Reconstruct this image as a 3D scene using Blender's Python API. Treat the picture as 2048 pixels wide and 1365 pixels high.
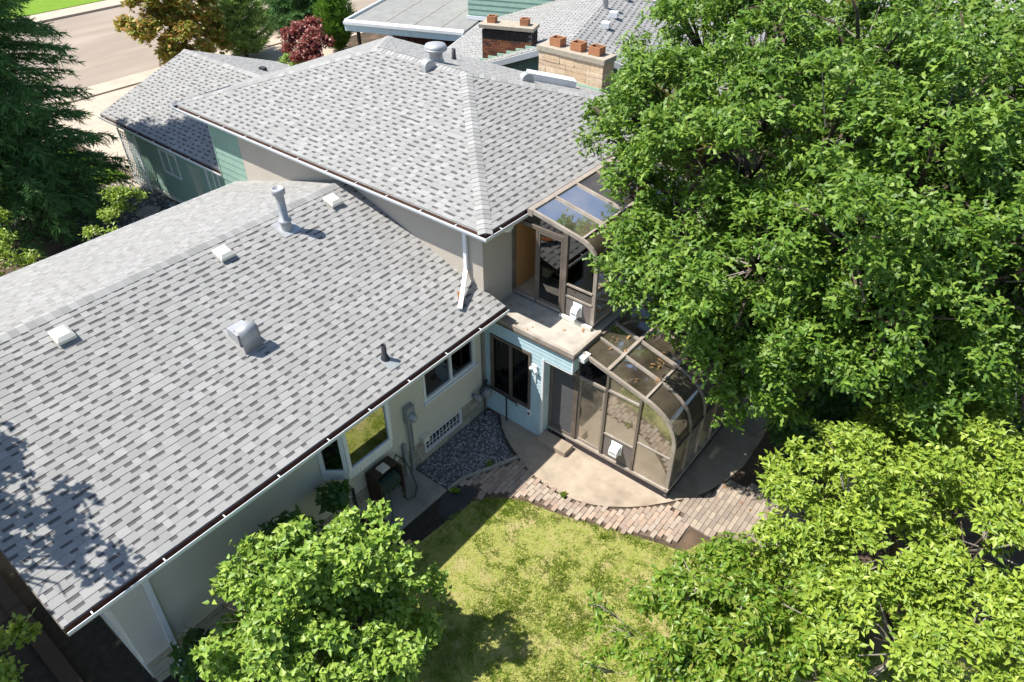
import bpy, bmesh, math, random
import numpy as np
from mathutils import Vector, Matrix
random.seed(7); RNG = np.random.default_rng(7)
R = math.radians
SC = bpy.context.scene
COL = SC.collection
for o in list(bpy.data.objects): bpy.data.objects.remove(o)

# ------------------------------------------------------------------ camera, sky, sun, exposure
CAM = Vector((-9.107, -8.067, 11.770))
cd = bpy.data.cameras.new('camera'); cam = bpy.data.objects.new('camera', cd); COL.objects.link(cam)
cd.sensor_width = 36; cd.lens = 1421.25*36/2048; cd.clip_start = .1; cd.clip_end = 3000
pit, yaw = 38.753, 51.227
cam.location = CAM; cam.rotation_euler = (R(90-pit), 0, R(-yaw))
SC.camera = cam
SUN = Vector((-.38, .482, 1)).normalized()          # towards the sun
w = bpy.data.worlds.new('World'); SC.world = w; w.use_nodes = True
nt = w.node_tree
sky = nt.nodes.new('ShaderNodeTexSky'); sky.sky_type = 'NISHITA'; sky.sun_disc = False
sky.sun_elevation = math.asin(SUN.z); sky.sun_rotation = math.atan2(SUN.x, SUN.y)
sky.air_density = 1.0; sky.dust_density = .6; sky.ozone_density = 1.0
bg = nt.nodes['Background']; bg.inputs[1].default_value = .115
nt.links.new(sky.outputs[0], bg.inputs[0])
sl = bpy.data.lights.new('sun', 'SUN'); sl.energy = 5.0; sl.angle = R(.55); sl.color = (1, .955, .88)
so = bpy.data.objects.new('sun', sl); COL.objects.link(so); so.location = (0, 0, 30)
so.rotation_euler = SUN.to_track_quat('Z', 'Y').to_euler()
SC.view_settings.view_transform = 'Standard'; SC.view_settings.look = 'None'
SC.view_settings.exposure = .70; SC.view_settings.gamma = 1

# ------------------------------------------------------------------ materials
MATS = {}
def srgb(h):
    return tuple(((int(h[i:i+2], 16)/255+.055)/1.055)**2.4 if int(h[i:i+2], 16) > 10 else int(h[i:i+2], 16)/255/12.92 for i in (0, 2, 4))
def M(name, c1, c2=None, scale=4, rough=.8, bump=0, bscale=60, spec=.3, piece=None, metal=0, detail=6, c3=None, s3=1.2, a3=.5, stretch=None, ramp=(.35, .65)):
    """noise-mixed principled material; piece = list of colours picked per object / per island"""
    m = bpy.data.materials.new(name); m.use_nodes = True; MATS[name] = m
    n, l = m.node_tree.nodes, m.node_tree.links
    b = n['Principled BSDF']; b.inputs['Roughness'].default_value = rough; b.inputs['Metallic'].default_value = metal
    b.inputs['Specular IOR Level'].default_value = spec
    geo = n.new('ShaderNodeNewGeometry'); pos = geo.outputs['Position']
    if stretch:
        mp = n.new('ShaderNodeMapping'); mp.inputs['Scale'].default_value = stretch; l.new(pos, mp.inputs[0]); pos = mp.outputs[0]
    col = None
    if piece:
        oi = n.new('ShaderNodeObjectInfo'); ad = n.new('ShaderNodeMath'); ad.operation = 'ADD'
        l.new(oi.outputs['Random'], ad.inputs[0]); l.new(geo.outputs['Random Per Island'], ad.inputs[1])
        fr = n.new('ShaderNodeMath'); fr.operation = 'FRACT'; l.new(ad.outputs[0], fr.inputs[0])
        rp = n.new('ShaderNodeValToRGB'); rp.color_ramp.interpolation = 'CONSTANT'
        e = rp.color_ramp.elements
        while len(e) < len(piece): e.new(.5)
        for i, c in enumerate(piece): e[i].position = i/len(piece); e[i].color = (*c, 1)
        l.new(fr.outputs[0], rp.inputs[0]); col = rp.outputs[0]
    nz = n.new('ShaderNodeTexNoise'); nz.inputs['Scale'].default_value = scale; nz.inputs['Detail'].default_value = detail
    nz.inputs['Roughness'].default_value = .62
    l.new(pos, nz.inputs['Vector'])
    mr = n.new('ShaderNodeMapRange'); mr.inputs[1].default_value = ramp[0]; mr.inputs[2].default_value = ramp[1]; l.new(nz.outputs[0], mr.inputs[0])
    if c2 is not None:
        mx = n.new('ShaderNodeMix'); mx.data_type = 'RGBA'; l.new(mr.outputs[0], mx.inputs[0])
        if piece:
            mx.blend_type = 'MULTIPLY'; l.new(col, mx.inputs[6]); mx.inputs[7].default_value = (*c2, 1)
        else:
            mx.inputs[6].default_value = (*c1, 1); mx.inputs[7].default_value = (*c2, 1)
        col = mx.outputs[2]
    if c3 is not None:
        n3 = n.new('ShaderNodeTexNoise'); n3.inputs['Scale'].default_value = s3; n3.inputs['Detail'].default_value = 5; l.new(pos, n3.inputs['Vector'])
        m3 = n.new('ShaderNodeMapRange'); m3.inputs[1].default_value = .52; m3.inputs[2].default_value = .68; m3.inputs[4].default_value = a3; l.new(n3.outputs[0], m3.inputs[0])
        mx = n.new('ShaderNodeMix'); mx.data_type = 'RGBA'; l.new(m3.outputs[0], mx.inputs[0])
        if col: l.new(col, mx.inputs[6])
        else: mx.inputs[6].default_value = (*c1, 1)
        mx.inputs[7].default_value = (*c3, 1); col = mx.outputs[2]
    if col: l.new(col, b.inputs['Base Color'])
    else: b.inputs['Base Color'].default_value = (*c1, 1)
    if bump:
        bn = n.new('ShaderNodeTexNoise'); bn.inputs['Scale'].default_value = bscale; bn.inputs['Detail'].default_value = 3; l.new(geo.outputs['Position'], bn.inputs['Vector'])
        bp = n.new('ShaderNodeBump'); bp.inputs['Strength'].default_value = bump; bp.inputs['Distance'].default_value = .02
        l.new(bn.outputs[0], bp.inputs['Height']); l.new(bp.outputs[0], b.inputs['Normal'])
    return m
def LEAF(name, cols, trans=.35, rough=.45, spec=.5, tcol=(.35, .6, .05)):
    m = bpy.data.materials.new(name); m.use_nodes = True
    n, l = m.node_tree.nodes, m.node_tree.links
    b = n['Principled BSDF']; b.inputs['Roughness'].default_value = rough; b.inputs['Specular IOR Level'].default_value = spec
    geo = n.new('ShaderNodeNewGeometry'); rp = n.new('ShaderNodeValToRGB'); e = rp.color_ramp.elements
    while len(e) < len(cols): e.new(.5)
    for i, c in enumerate(cols): e[i].position = i/(len(cols)-1); e[i].color = (*c, 1)
    l.new(geo.outputs['Random Per Island'], rp.inputs[0]); l.new(rp.outputs[0], b.inputs['Base Color'])
    t = n.new('ShaderNodeBsdfTranslucent')
    mm = n.new('ShaderNodeMix'); mm.data_type = 'RGBA'; mm.blend_type = 'MIX'; mm.inputs[0].default_value = .6
    l.new(rp.outputs[0], mm.inputs[6]); mm.inputs[7].default_value = (*tcol, 1); l.new(mm.outputs[2], t.inputs[0])
    mx = n.new('ShaderNodeMixShader'); mx.inputs[0].default_value = trans
    l.new(b.outputs[0], mx.inputs[1]); l.new(t.outputs[0], mx.inputs[2]); l.new(mx.outputs[0], n['Material Output'].inputs[0])
    return m
def GLASS(name, tint=(.5, .55, .55), refl=.3, rough=.02, dust_glow=0):
    m = bpy.data.materials.new(name); m.use_nodes = True
    n, l = m.node_tree.nodes, m.node_tree.links
    for x in list(n):
        if x.type == 'BSDF_PRINCIPLED': n.remove(x)
    t = n.new('ShaderNodeBsdfTransparent'); t.inputs[0].default_value = (*tint, 1)
    g = n.new('ShaderNodeBsdfGlossy'); g.inputs['Roughness'].default_value = rough
    lw = n.new('ShaderNodeFresnel'); lw.inputs[0].default_value = 1.5
    ad = n.new('ShaderNodeMath'); ad.operation = 'ADD'; ad.use_clamp = True; l.new(lw.outputs[0], ad.inputs[0]); ad.inputs[1].default_value = refl
    mx = n.new('ShaderNodeMixShader'); l.new(ad.outputs[0], mx.inputs[0]); l.new(t.outputs[0], mx.inputs[1]); l.new(g.outputs[0], mx.inputs[2])
    out = mx.outputs[0]
    if dust_glow:
        d = n.new('ShaderNodeBsdfDiffuse'); d.inputs[0].default_value = (.80, .66, .46, 1)  # diffuse film: dust, with the tan glow of reflections and lit interior painted in
        geo = n.new('ShaderNodeNewGeometry'); nz = n.new('ShaderNodeTexNoise'); nz.inputs['Scale'].default_value = 1.6; nz.inputs['Detail'].default_value = 7; l.new(geo.outputs[0], nz.inputs['Vector'])
        mr = n.new('ShaderNodeMapRange'); mr.inputs[1].default_value = .35; mr.inputs[2].default_value = .75; mr.inputs[3].default_value = dust_glow*.3; mr.inputs[4].default_value = dust_glow; l.new(nz.outputs[0], mr.inputs[0])
        m2 = n.new('ShaderNodeMixShader'); l.new(mr.outputs[0], m2.inputs[0]); l.new(out, m2.inputs[1]); l.new(d.outputs[0], m2.inputs[2]); out = m2.outputs[0]
    l.new(out, n['Material Output'].inputs[0])
    return m
g = lambda v: (v, v, v)
SHC = [(.305, .301, .29), (.34, .334, .324), (.32, .316, .306), (.372, .367, .356), (.313, .311, .299), (.35, .341, .334), (.326, .326, .314)]
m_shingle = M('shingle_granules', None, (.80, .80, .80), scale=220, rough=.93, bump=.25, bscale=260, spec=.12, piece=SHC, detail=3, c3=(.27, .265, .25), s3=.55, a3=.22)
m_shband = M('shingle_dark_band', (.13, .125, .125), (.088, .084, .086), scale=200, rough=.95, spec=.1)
m_roofbase = M('roof_felt', (.22, .22, .21), (.17, .17, .165), rough=.95)
m_cap = M('ridge_cap_granules', None, (.82, .82, .82), scale=220, rough=.93, bump=.2, bscale=260, spec=.12, piece=[(.36, .356, .345), (.33, .328, .316), (.39, .386, .374), (.30, .298, .286)], detail=3)
m_stucco = M('stucco', (.70, .63, .54), (.47, .42, .36), scale=55, rough=.95, bump=.8, bscale=170, spec=.15, c3=(.5, .46, .39), s3=.9, a3=.5)
m_stucco2 = M('stucco_cream', (.79, .775, .68), (.58, .565, .49), scale=55, rough=.95, bump=.6, bscale=170, spec=.15, c3=(.62, .6, .5), s3=.8, a3=.4)
m_stone = M('foundation_stone', None, (.75, .74, .7), scale=30, rough=.95, bump=.5, bscale=70, piece=[(.42, .39, .30), (.36, .34, .27), (.47, .44, .35), (.4, .38, .32)])
m_mortar = M('mortar', (.25, .24, .21), (.2, .19, .17), scale=40, rough=.95)
m_white = M('white_painted_metal', (.78, .80, .82), (.70, .73, .76), scale=3, rough=.45, spec=.4)
m_whitev = M('white_vinyl', (.80, .82, .83), (.74, .76, .77), scale=5, rough=.5)
m_tar = M('grey_roll_roofing', (.27, .27, .255), (.22, .22, .21), scale=2, rough=.9)
m_gutin = M('gutter_inside_rust', (.10, .05, .035), (.16, .09, .06), scale=9, rough=.9)
m_soffit = M('soffit', (.62, .64, .64), (.55, .57, .58), scale=3, rough=.7)
m_blue = M('pale_blue_siding', (.50, .66, .70), (.45, .60, .65), scale=7, rough=.55, c3=(.40, .5, .5), s3=2.2, a3=.35)
m_green = M('mint_green_siding', (.31, .45, .37), (.26, .40, .33), scale=5, rough=.6)
m_greenw = M('mint_flashing', (.45, .66, .52), (.40, .6, .47), scale=5, rough=.6)
m_bronze = M('bronze_aluminium', (.155, .125, .10), (.12, .098, .08), scale=6, rough=.45, spec=.5, c3=(.24, .19, .15), s3=2.5, a3=.5)
m_bronzel = M('weathered_bronze_rail', (.35, .30, .25), (.27, .23, .19), scale=5, rough=.6, c3=(.43, .39, .34), s3=3, a3=.6)
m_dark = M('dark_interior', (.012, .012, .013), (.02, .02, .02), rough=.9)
m_panel = M('grey_brown_panel', (.18, .155, .14), (.15, .13, .118), scale=4, rough=.7)
m_screen = M('grey_screen_mesh', (.11, .11, .115), (.085, .085, .09), scale=12, rough=.8)
m_deck = M('deck_membrane', (.46, .42, .36), (.36, .33, .29), scale=3.2, rough=.9, bump=.1, bscale=30, c3=(.2, .18, .16), s3=1.8, a3=.6)
m_conc = M('patio_concrete', (.42, .345, .265), (.33, .27, .205), scale=2.6, rough=.92, bump=.3, bscale=90, c3=(.21, .165, .12), s3=1.5, a3=.65)
m_pad = M('old_concrete_pad', (.36, .33, .28), (.28, .26, .22), scale=3, rough=.92, bump=.25, bscale=90, c3=(.16, .14, .12), s3=1.6, a3=.6)
m_drive = M('driveway_concrete', (.49, .405, .315), (.41, .34, .27), scale=1.1, rough=.9, bump=.1, bscale=60, c3=(.44, .37, .30), s3=.4, a3=.5)
m_road = M('road_asphalt', (.35, .285, .225), (.21, .172, .14), scale=.5, rough=.92, bump=.1, bscale=60, stretch=(.22, 1, 1), c3=(.40, .33, .265), s3=.5, a3=.7)
m_soil = M('soil', (.105, .075, .05), (.06, .045, .032), scale=3, rough=1, bump=.6, bscale=40, c3=(.19, .125, .08), s3=1.5, a3=.7)
m_mulch = M('dark_soil_bed', (.05, .042, .032), (.03, .026, .02), scale=8, rough=1, bump=.6, bscale=40)
m_lawn = M('lawn_soil_and_thatch', (.31, .28, .10), (.24, .27, .055), scale=9, rough=1, bump=.5, bscale=55, c3=(.40, .31, .17), s3=2.4, a3=.6, detail=9)
m_lawnf = M('front_lawn', (.17, .28, .02), (.12, .22, .015), scale=6, rough=1, bump=.6, bscale=40)
m_grass = LEAF('grass_blades', [(.15, .25, .022), (.24, .34, .035), (.33, .36, .06), (.19, .30, .028), (.29, .35, .045)], trans=.35, rough=.7, spec=.2)
def dry_patches(m):                                 # straw-coloured dry patches over the green
    n, l = m.node_tree.nodes, m.node_tree.links; b = n['Principled BSDF']; src = b.inputs['Base Color'].links[0].from_socket
    geo = n.new('ShaderNodeNewGeometry'); nz = n.new('ShaderNodeTexNoise'); nz.inputs['Scale'].default_value = 2.4; nz.inputs['Detail'].default_value = 7; nz.inputs['Roughness'].default_value = .7; l.new(geo.outputs['Position'], nz.inputs['Vector'])
    mr = n.new('ShaderNodeMapRange'); mr.inputs[1].default_value = .40; mr.inputs[2].default_value = .60; mr.inputs[4].default_value = .6; l.new(nz.outputs[0], mr.inputs[0])
    mx = n.new('ShaderNodeMix'); mx.data_type = 'RGBA'; l.new(mr.outputs[0], mx.inputs[0]); l.new(src, mx.inputs[6]); mx.inputs[7].default_value = (.44, .405, .16, 1); l.new(mx.outputs[2], b.inputs['Base Color'])
dry_patches(m_grass)
m_gravel = M('gravel_stones', None, (.7, .7, .72), scale=60, rough=.85, piece=[(.18, .18, .19), (.28, .28, .28), (.4, .4, .4), (.22, .21, .2), (.58, .57, .54), (.15, .15, .16)])
m_gravelb = M('gravel_bed', (.13, .125, .12), (.08, .078, .078), scale=50, rough=1, bump=1, bscale=70)
m_paver = M('paver_brick', None, (.82, .8, .78), scale=25, rough=.9, bump=.3, bscale=120, piece=[(.40, .295, .225), (.35, .275, .22), (.44, .335, .26), (.40, .33, .27), (.34, .26, .21), (.43, .36, .29)], c3=(.33, .28, .235), s3=2.2, a3=.55)
m_paver2 = M('paver_brick_grey', None, (.8, .78, .76), scale=25, rough=.9, bump=.3, bscale=120, piece=[(.33, .265, .215), (.29, .24, .2), (.36, .3, .24), (.42, .35, .28)])
m_sand = M('joint_sand', (.16, .12, .085), (.1, .075, .055), scale=20, rough=1)
m_brickb = M('blackened_base_brick', None, (.7, .7, .7), scale=30, rough=.85, piece=[(.06, .05, .055), (.085, .07, .07), (.045, .04, .045)])
m_brickr = M('chimney_brick', None, (.75, .72, .7), scale=30, rough=.9, bump=.3, bscale=90, piece=[(.27, .105, .05), (.22, .085, .045), (.32, .13, .06), (.16, .07, .045), (.12, .06, .045), (.29, .12, .07)])
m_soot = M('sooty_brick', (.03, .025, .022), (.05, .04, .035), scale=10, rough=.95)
m_ashlar = M('chimney_stone', None, (.78, .74, .68), scale=12, rough=.95, bump=.7, bscale=35, piece=[(.74, .57, .39), (.67, .51, .35), (.78, .63, .46), (.70, .57, .42), (.62, .47, .33)])
m_capst = M('chimney_cap_concrete', (.42, .37, .29), (.33, .29, .23), scale=9, rough=.95, bump=.4, bscale=60)
m_flue = M('clay_flue', (.43, .20, .10), (.36, .16, .08), scale=6, rough=.9)
m_galv = M('galvanised_metal', (.46, .47, .48), (.37, .38, .40), scale=6, rough=.5, metal=.35, spec=.5, c3=(.4, .38, .36), s3=3, a3=.4)
m_ventw = M('cream_vent_plastic', (.74, .71, .62), (.68, .65, .56), scale=4, rough=.5)
m_black = M('black_plastic', (.03, .03, .035), (.045, .045, .05), rough=.5, spec=.4)
m_grey = M('grey_painted_steel', (.30, .32, .33), (.25, .27, .28), scale=5, rough=.5)
m_hose = M('green_hose', (.03, .06, .045), (.045, .08, .06), scale=20, rough=.45)
m_woodd = M('weathered_brown_wood', (.075, .052, .038), (.05, .036, .027), scale=9, rough=.9, stretch=(1, 6, 6))
m_woodp = M('interior_wood_panelling', (.50, .27, .10), (.40, .2, .07), scale=6, rough=.5, stretch=(6, 6, .4))
m_floor = M('sunroom_floor_tile', (.62, .47, .3), (.54, .4, .25), scale=4, rough=.6)
m_curtain = M('pale_curtain', (.7, .7, .68), (.6, .6, .58), scale=3, rough=.9)
m_orange = M('orange_curtain', (.72, .26, .1), (.6, .2, .09), scale=2, rough=.9)
m_bark = M('bark', (.12, .09, .065), (.075, .058, .045), scale=14, rough=.95, bump=.8, bscale=30, stretch=(3, 3, .6))
m_twig = M('grey_twig', (.36, .32, .27), (.25, .22, .19), scale=14, rough=.9)
m_rust = M('rust', (.35, .12, .03), (.24, .08, .025), scale=20, rough=.9)
m_oakl = LEAF('oak_leaf', [(.055, .12, .014), (.11, .21, .022), (.085, .17, .018), (.21, .32, .045), (.14, .22, .03)], trans=.22, rough=.5, spec=.4, tcol=(.26, .48, .03))
m_apple = LEAF('apple_leaf', [(.14, .235, .026), (.25, .36, .04), (.38, .47, .065), (.20, .30, .034), (.31, .38, .05)], trans=.25, rough=.45, spec=.45, tcol=(.4, .6, .05))
m_cherry = LEAF('cherry_leaf', [(.09, .19, .018), (.15, .28, .028), (.22, .35, .04), (.30, .36, .05), (.12, .24, .022), (.26, .27, .05)], trans=.35, rough=.4, spec=.5, tcol=(.4, .55, .05))
m_lilac = LEAF('lilac_leaf', [(.13, .24, .028), (.21, .34, .042), (.35, .46, .08), (.17, .29, .035)], trans=.22, rough=.45, spec=.45, tcol=(.35, .55, .06))
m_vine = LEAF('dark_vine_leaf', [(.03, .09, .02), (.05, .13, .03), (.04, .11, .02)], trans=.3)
m_spruce = LEAF('spruce_needles', [(.06, .145, .04), (.10, .22, .06), (.08, .18, .05), (.16, .30, .08)], trans=.22, rough=.6, spec=.25, tcol=(.06, .16, .03))
m_maple = LEAF('turning_maple_leaf', [(.15, .26, .03), (.27, .34, .04), (.55, .24, .07), (.30, .34, .05), (.18, .28, .03), (.58, .30, .10), (.16, .25, .03)], trans=.3, tcol=(.5, .34, .05))
m_pine = LEAF('pine_needles', [(.19, .29, .07), (.27, .38, .10), (.34, .45, .13)], trans=.2, rough=.6, spec=.2)
m_redl = LEAF('red_shrub_leaf', [(.22, .05, .05), (.32, .09, .08), (.16, .04, .04), (.36, .16, .12), (.2, .12, .06)], trans=.3, tcol=(.5, .06, .05))
m_junip = LEAF('juniper_foliage', [(.11, .24, .03), (.15, .29, .04), (.09, .2, .03)], trans=.2, rough=.6, spec=.2)
m_yell = LEAF('yellowing_leaf', [(.25, .24, .04), (.35, .28, .06), (.16, .2, .03), (.3, .2, .06)], trans=.35, tcol=(.5, .42, .06))
m_glass = GLASS('window_glass', (.34, .37, .37), .14)
m_mirror = GLASS('reflective_window_glass', (.10, .12, .12), .50)
m_sunglass = GLASS('dusty_glow_sunroom_glass', (.66, .6, .5), .42, .03, .30)  # light dust, film strengthened to paint the warm glow of sunlit reflections
m_roofglass = GLASS('tinted_roof_glass', (.38, .41, .43), .12, .04, .13)
m_frontglass = GLASS('dusty_dark_front_glass', (.16, .18, .17), .15, .04, .25)
m_darkpane = GLASS('dark_screened_glass', (.10, .11, .12), .0, .05)

# ------------------------------------------------------------------ mesh helpers
def tag(o, label=None, cat=None, group=None, kind=None):
    if label: o['label'] = label
    if cat: o['category'] = cat
    if group: o['group'] = group
    if kind: o['kind'] = kind
    return o
BASES = {}
def thing(name, loc, label, cat, group=None):
    o = bpy.data.objects.new(name, None); COL.objects.link(o); o.location = loc; o.empty_display_size = .2
    BASES[o.name] = Vector(loc)
    return tag(o, label, cat, group)
class MB:
    def __init__(s): s.v = []; s.f = []; s.mi = []
    def add(s, vs, fs, mi=0):
        k = len(s.v); s.v += [tuple(v) for v in vs]
        s.f += [tuple(i+k for i in f) for f in fs]; s.mi += [mi]*len(fs); return s
    def box(s, x0, y0, z0, x1, y1, z1, mi=0):
        x0, x1 = min(x0, x1), max(x0, x1); y0, y1 = min(y0, y1), max(y0, y1); z0, z1 = min(z0, z1), max(z0, z1)
        return s.add([(x0, y0, z0), (x1, y0, z0), (x1, y1, z0), (x0, y1, z0), (x0, y0, z1), (x1, y0, z1), (x1, y1, z1), (x0, y1, z1)],
                     [(0, 3, 2, 1), (4, 5, 6, 7), (0, 1, 5, 4), (1, 2, 6, 5), (2, 3, 7, 6), (3, 0, 4, 7)], mi)
    def bar(s, a, b, w, h, up=(0, 0, 1), mi=0):
        """box section w (across) x h (along up) from a to b"""
        a, b = Vector(a), Vector(b); d = (b-a).normalized(); u = Vector(up)
        sd = d.cross(u).normalized() if abs(d.dot(u.normalized())) < .999 else Vector((1, 0, 0)); u = sd.cross(d)
        vs = []
        for p in (a, b):
            for i, j in ((-1, -1), (1, -1), (1, 1), (-1, 1)): vs.append(p+sd*(w/2*i)+u*(h/2*j))
        return s.add(vs, [(0, 1, 2, 3), (7, 6, 5, 4), (0, 4, 5, 1), (1, 5, 6, 2), (2, 6, 7, 3), (3, 7, 4, 0)], mi)
    def prism(s, poly, ext, mi=0):
        """poly: 3d points, ext: vector"""
        n = len(poly); e = Vector(ext); p = [Vector(q) for q in poly]
        return s.add(p+[q+e for q in p], [tuple(range(n))[::-1], tuple(range(n, 2*n))]+[(i, (i+1) % n, n+(i+1) % n, n+i) for i in range(n)], mi)
    def tube(s, pts, r, n=8, mi=0, caps=True):
        pts = [Vector(p) for p in pts]; rs = r if isinstance(r, (list, tuple)) else [r]*len(pts); vs = []; fs = []
        ref = None
        for i, p in enumerate(pts):
            d = (pts[min(i+1, len(pts)-1)]-pts[max(i-1, 0)]).normalized()
            if ref is None or abs(ref.dot(d)) > .95: ref = Vector((0, 0, 1)) if abs(d.z) < .9 else Vector((1, 0, 0))
            a = d.cross(ref).normalized(); b = d.cross(a)
            for k in range(n): t = 2*math.pi*k/n; vs.append(p+(a*math.cos(t)+b*math.sin(t))*rs[i])
        for i in range(len(pts)-1):
            for k in range(n): fs.append((i*n+k, i*n+(k+1) % n, (i+1)*n+(k+1) % n, (i+1)*n+k))
        if caps: fs += [tuple(range(n)), tuple(range((len(pts)-1)*n, len(pts)*n))[::-1]]
        return s.add(vs, fs, mi)
    def lathe(s, c, prof, n=16, mi=0):
        vs = []; fs = []; c = Vector(c)
        for r_, z in prof:
            for k in range(n): t = 2*math.pi*k/n; vs.append(c+Vector((r_*math.cos(t), r_*math.sin(t), z)))
        for i in range(len(prof)-1):
            for k in range(n): fs.append((i*n+k, i*n+(k+1) % n, (i+1)*n+(k+1) % n, (i+1)*n+k))
        return s.add(vs, fs, mi)
    def mesh(s, name, mats, smooth=False):
        me = bpy.data.meshes.new(name); me.from_pydata(s.v, [], s.f)
        for m in (mats if isinstance(mats, (list, tuple)) else [mats]): me.materials.append(m)
        if any(s.mi): me.polygons.foreach_set('material_index', s.mi)
        bm = bmesh.new(); bm.from_mesh(me); bmesh.ops.recalc_face_normals(bm, faces=bm.faces); bm.to_mesh(me); bm.free()
        if smooth: me.polygons.foreach_set('use_smooth', [True]*len(me.polygons))
        me.update(); return me
    def build(s, name, mats, parent=None, smooth=False, label=None, bevel=0):
        o = link2(name, s.mesh(name, mats, smooth), parent)
        if label: o['label'] = label
        if bevel:
            b = o.modifiers.new('bevel', 'BEVEL'); b.width = bevel; b.segments = 2; b.limit_method = 'ANGLE'
        return o
def link2(name, me, parent=None):
    o = bpy.data.objects.new(name, me); COL.objects.link(o)
    if parent is not None:
        o.parent = parent
        if parent.name in BASES: o.matrix_parent_inverse = Matrix.Translation(-BASES[parent.name])
    return o
def boxpart(name, mat, parent, *b, label=None, bevel=0): return MB().box(*b).build(name, mat, parent, label=label, bevel=bevel)
def piece(name, me, parent, loc, rz=0, scale=(1, 1, 1), rot=None):
    o = link2(name, me, parent); o.location = loc; o.rotation_euler = rot if rot else (0, 0, rz); o.scale = scale
    return o
def npmesh(name, V, F, mat, parent=None, smooth=False):
    """V (n,3), F (m,k) all faces of the same size"""
    me = bpy.data.meshes.new(name); n, k = F.shape
    me.vertices.add(len(V)); me.vertices.foreach_set('co', V.astype(np.float32).ravel())
    me.loops.add(n*k); me.loops.foreach_set('vertex_index', F.astype(np.int32).ravel())
    me.polygons.add(n); me.polygons.foreach_set('loop_start', np.arange(0, n*k, k, dtype=np.int32)); me.polygons.foreach_set('loop_total', np.full(n, k, dtype=np.int32))
    if smooth: me.polygons.foreach_set('use_smooth', np.ones(n, dtype=bool))
    me.materials.append(mat); me.update(calc_edges=True); me.validate()
    return link2(name, me, parent)
def struct(o): o['kind'] = 'structure'; return o
def polysheet(name, pts, z, mat, thick=0, parent=None):
    b = MB()
    if thick: b.prism([(x, y, z-thick) for x, y in pts], (0, 0, thick))
    else: b.add([(x, y, z) for x, y in pts], [tuple(range(len(pts)))])
    return b.build(name, mat, parent)
def inpoly(P, x, y):
    c = False; n = len(P)
    for i in range(n):
        x1, y1 = P[i]; x2, y2 = P[i-1]
        if (y1 > y) != (y2 > y) and x < (x2-x1)*(y-y1)/(y2-y1)+x1: c = not c
    return c
def inpoly_np(P, X, Y):
    c = np.zeros(len(X), bool); n = len(P)
    for i in range(n):
        x1, y1 = P[i]; x2, y2 = P[i-1]
        if y1 == y2: continue
        m = ((y1 > Y) != (y2 > Y)) & (X < (x2-x1)*(Y-y1)/(y2-y1)+x1); c ^= m
    return c

# ------------------------------------------------------------------ the ground, yard and street
def gh(x, y):                                      # ground height: back yard 0, front yard .8
    t = np.clip((y-3.0)/6.0, 0, 1); return .8*t*t*(3-2*t)
xs = np.concatenate([np.linspace(-400, -30, 8), np.arange(-24, 60, 2.), np.linspace(70, 400, 8)])
ys = np.concatenate([np.linspace(-400, -30, 8), np.arange(-24, 70, 1.), np.linspace(80, 400, 8)])
gX, gY = np.meshgrid(xs, ys); V = np.stack([gX.ravel(), gY.ravel(), gh(gX.ravel(), gY.ravel())], 1)
nx = len(xs); F = np.array([(j*nx+i, j*nx+i+1, (j+1)*nx+i+1, (j+1)*nx+i) for j in range(len(ys)-1) for i in range(nx-1)])
struct(npmesh('ground', V, F, m_soil, None, True))
LAWN = [(-9.0, -13), (-9.0, -3.2), (-7.4, -2.4), (-5.2, -1.75), (-3.9, -1.4), (-3.0, -1.5), (-2.35, -1.55), (-2.08, -1.75), (-1.86, -2.0), (-1.64, -2.45), (-1.51, -3.0), (-1.33, -3.6), (-1.11, -4.25), (-.87, -4.9), (-.68, -5.55), (-.2, -5.75), (.1, -6.4), (.5, -7.2), (.6, -13)]
struct(polysheet('lawn', LAWN, .012, m_lawn))
BED = [(-8.4, -.02), (-3.78, -.02), (-3.78, -.95), (-2.45, -1.0), (-2.2, -1.5), (-3.0, -1.48), (-3.9, -1.38), (-5.2, -1.73), (-7.4, -2.38), (-9, -3.18), (-9.0, -.02)]
struct(polysheet('planting_bed', BED, .006, m_mulch))
tag(polysheet('landscape_fabric', [(-2.62, -.98), (-2.08, -1.12), (-2.02, -1.42), (-2.36, -1.56), (-2.95, -1.56), (-3.0, -1.2)], .014, m_black), 'sheet of black landscape fabric lying between concrete pad and lawn', 'fabric')
# grass tufts
N = 115000
gx = RNG.uniform(-9, .6, N); gy = RNG.uniform(-9.5, -1.5, N)
nn = sum(np.sin(gx*f*math.cos(q)+gy*f*math.sin(q)+p_+1.7*np.sin(gx*f*.6+p_*2)+1.3*np.sin(gy*f*.7-p_)) for f, q, p_ in ((2.3, .4, 1), (3.9, 1.9, 2), (6.1, 2.8, .5), (9.3, 1.1, 4), (13.7, .2, 3), (17.1, 2.2, 5)))/1.6
keep = inpoly_np(LAWN, gx, gy) & (RNG.random(N) < np.clip(.72+.16*nn, .4, 1)); gx, gy, nn = gx[keep], gy[keep], nn[keep]
K = 3; gx = np.repeat(gx, K)+RNG.normal(0, .014, len(gx)*K); gy = np.repeat(gy, K)+RNG.normal(0, .014, len(gy)*K); nb = np.repeat(nn, K)
n = len(gx); a = RNG.uniform(0, 6.28, n); hgt = RNG.uniform(.025, .06, n)*np.clip(1+.35*nb, .6, 1.9); wd = RNG.uniform(.006, .012, n); le = RNG.uniform(0, .055, n); a2 = RNG.uniform(0, 6.28, n)
V = np.zeros((n, 3, 3)); V[:, 0] = np.stack([gx-wd*np.cos(a), gy-wd*np.sin(a), np.full(n, .008)], 1); V[:, 1] = np.stack([gx+wd*np.cos(a), gy+wd*np.sin(a), np.full(n, .008)], 1)
V[:, 2] = np.stack([gx+le*np.cos(a2), gy+le*np.sin(a2), hgt], 1)
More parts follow.
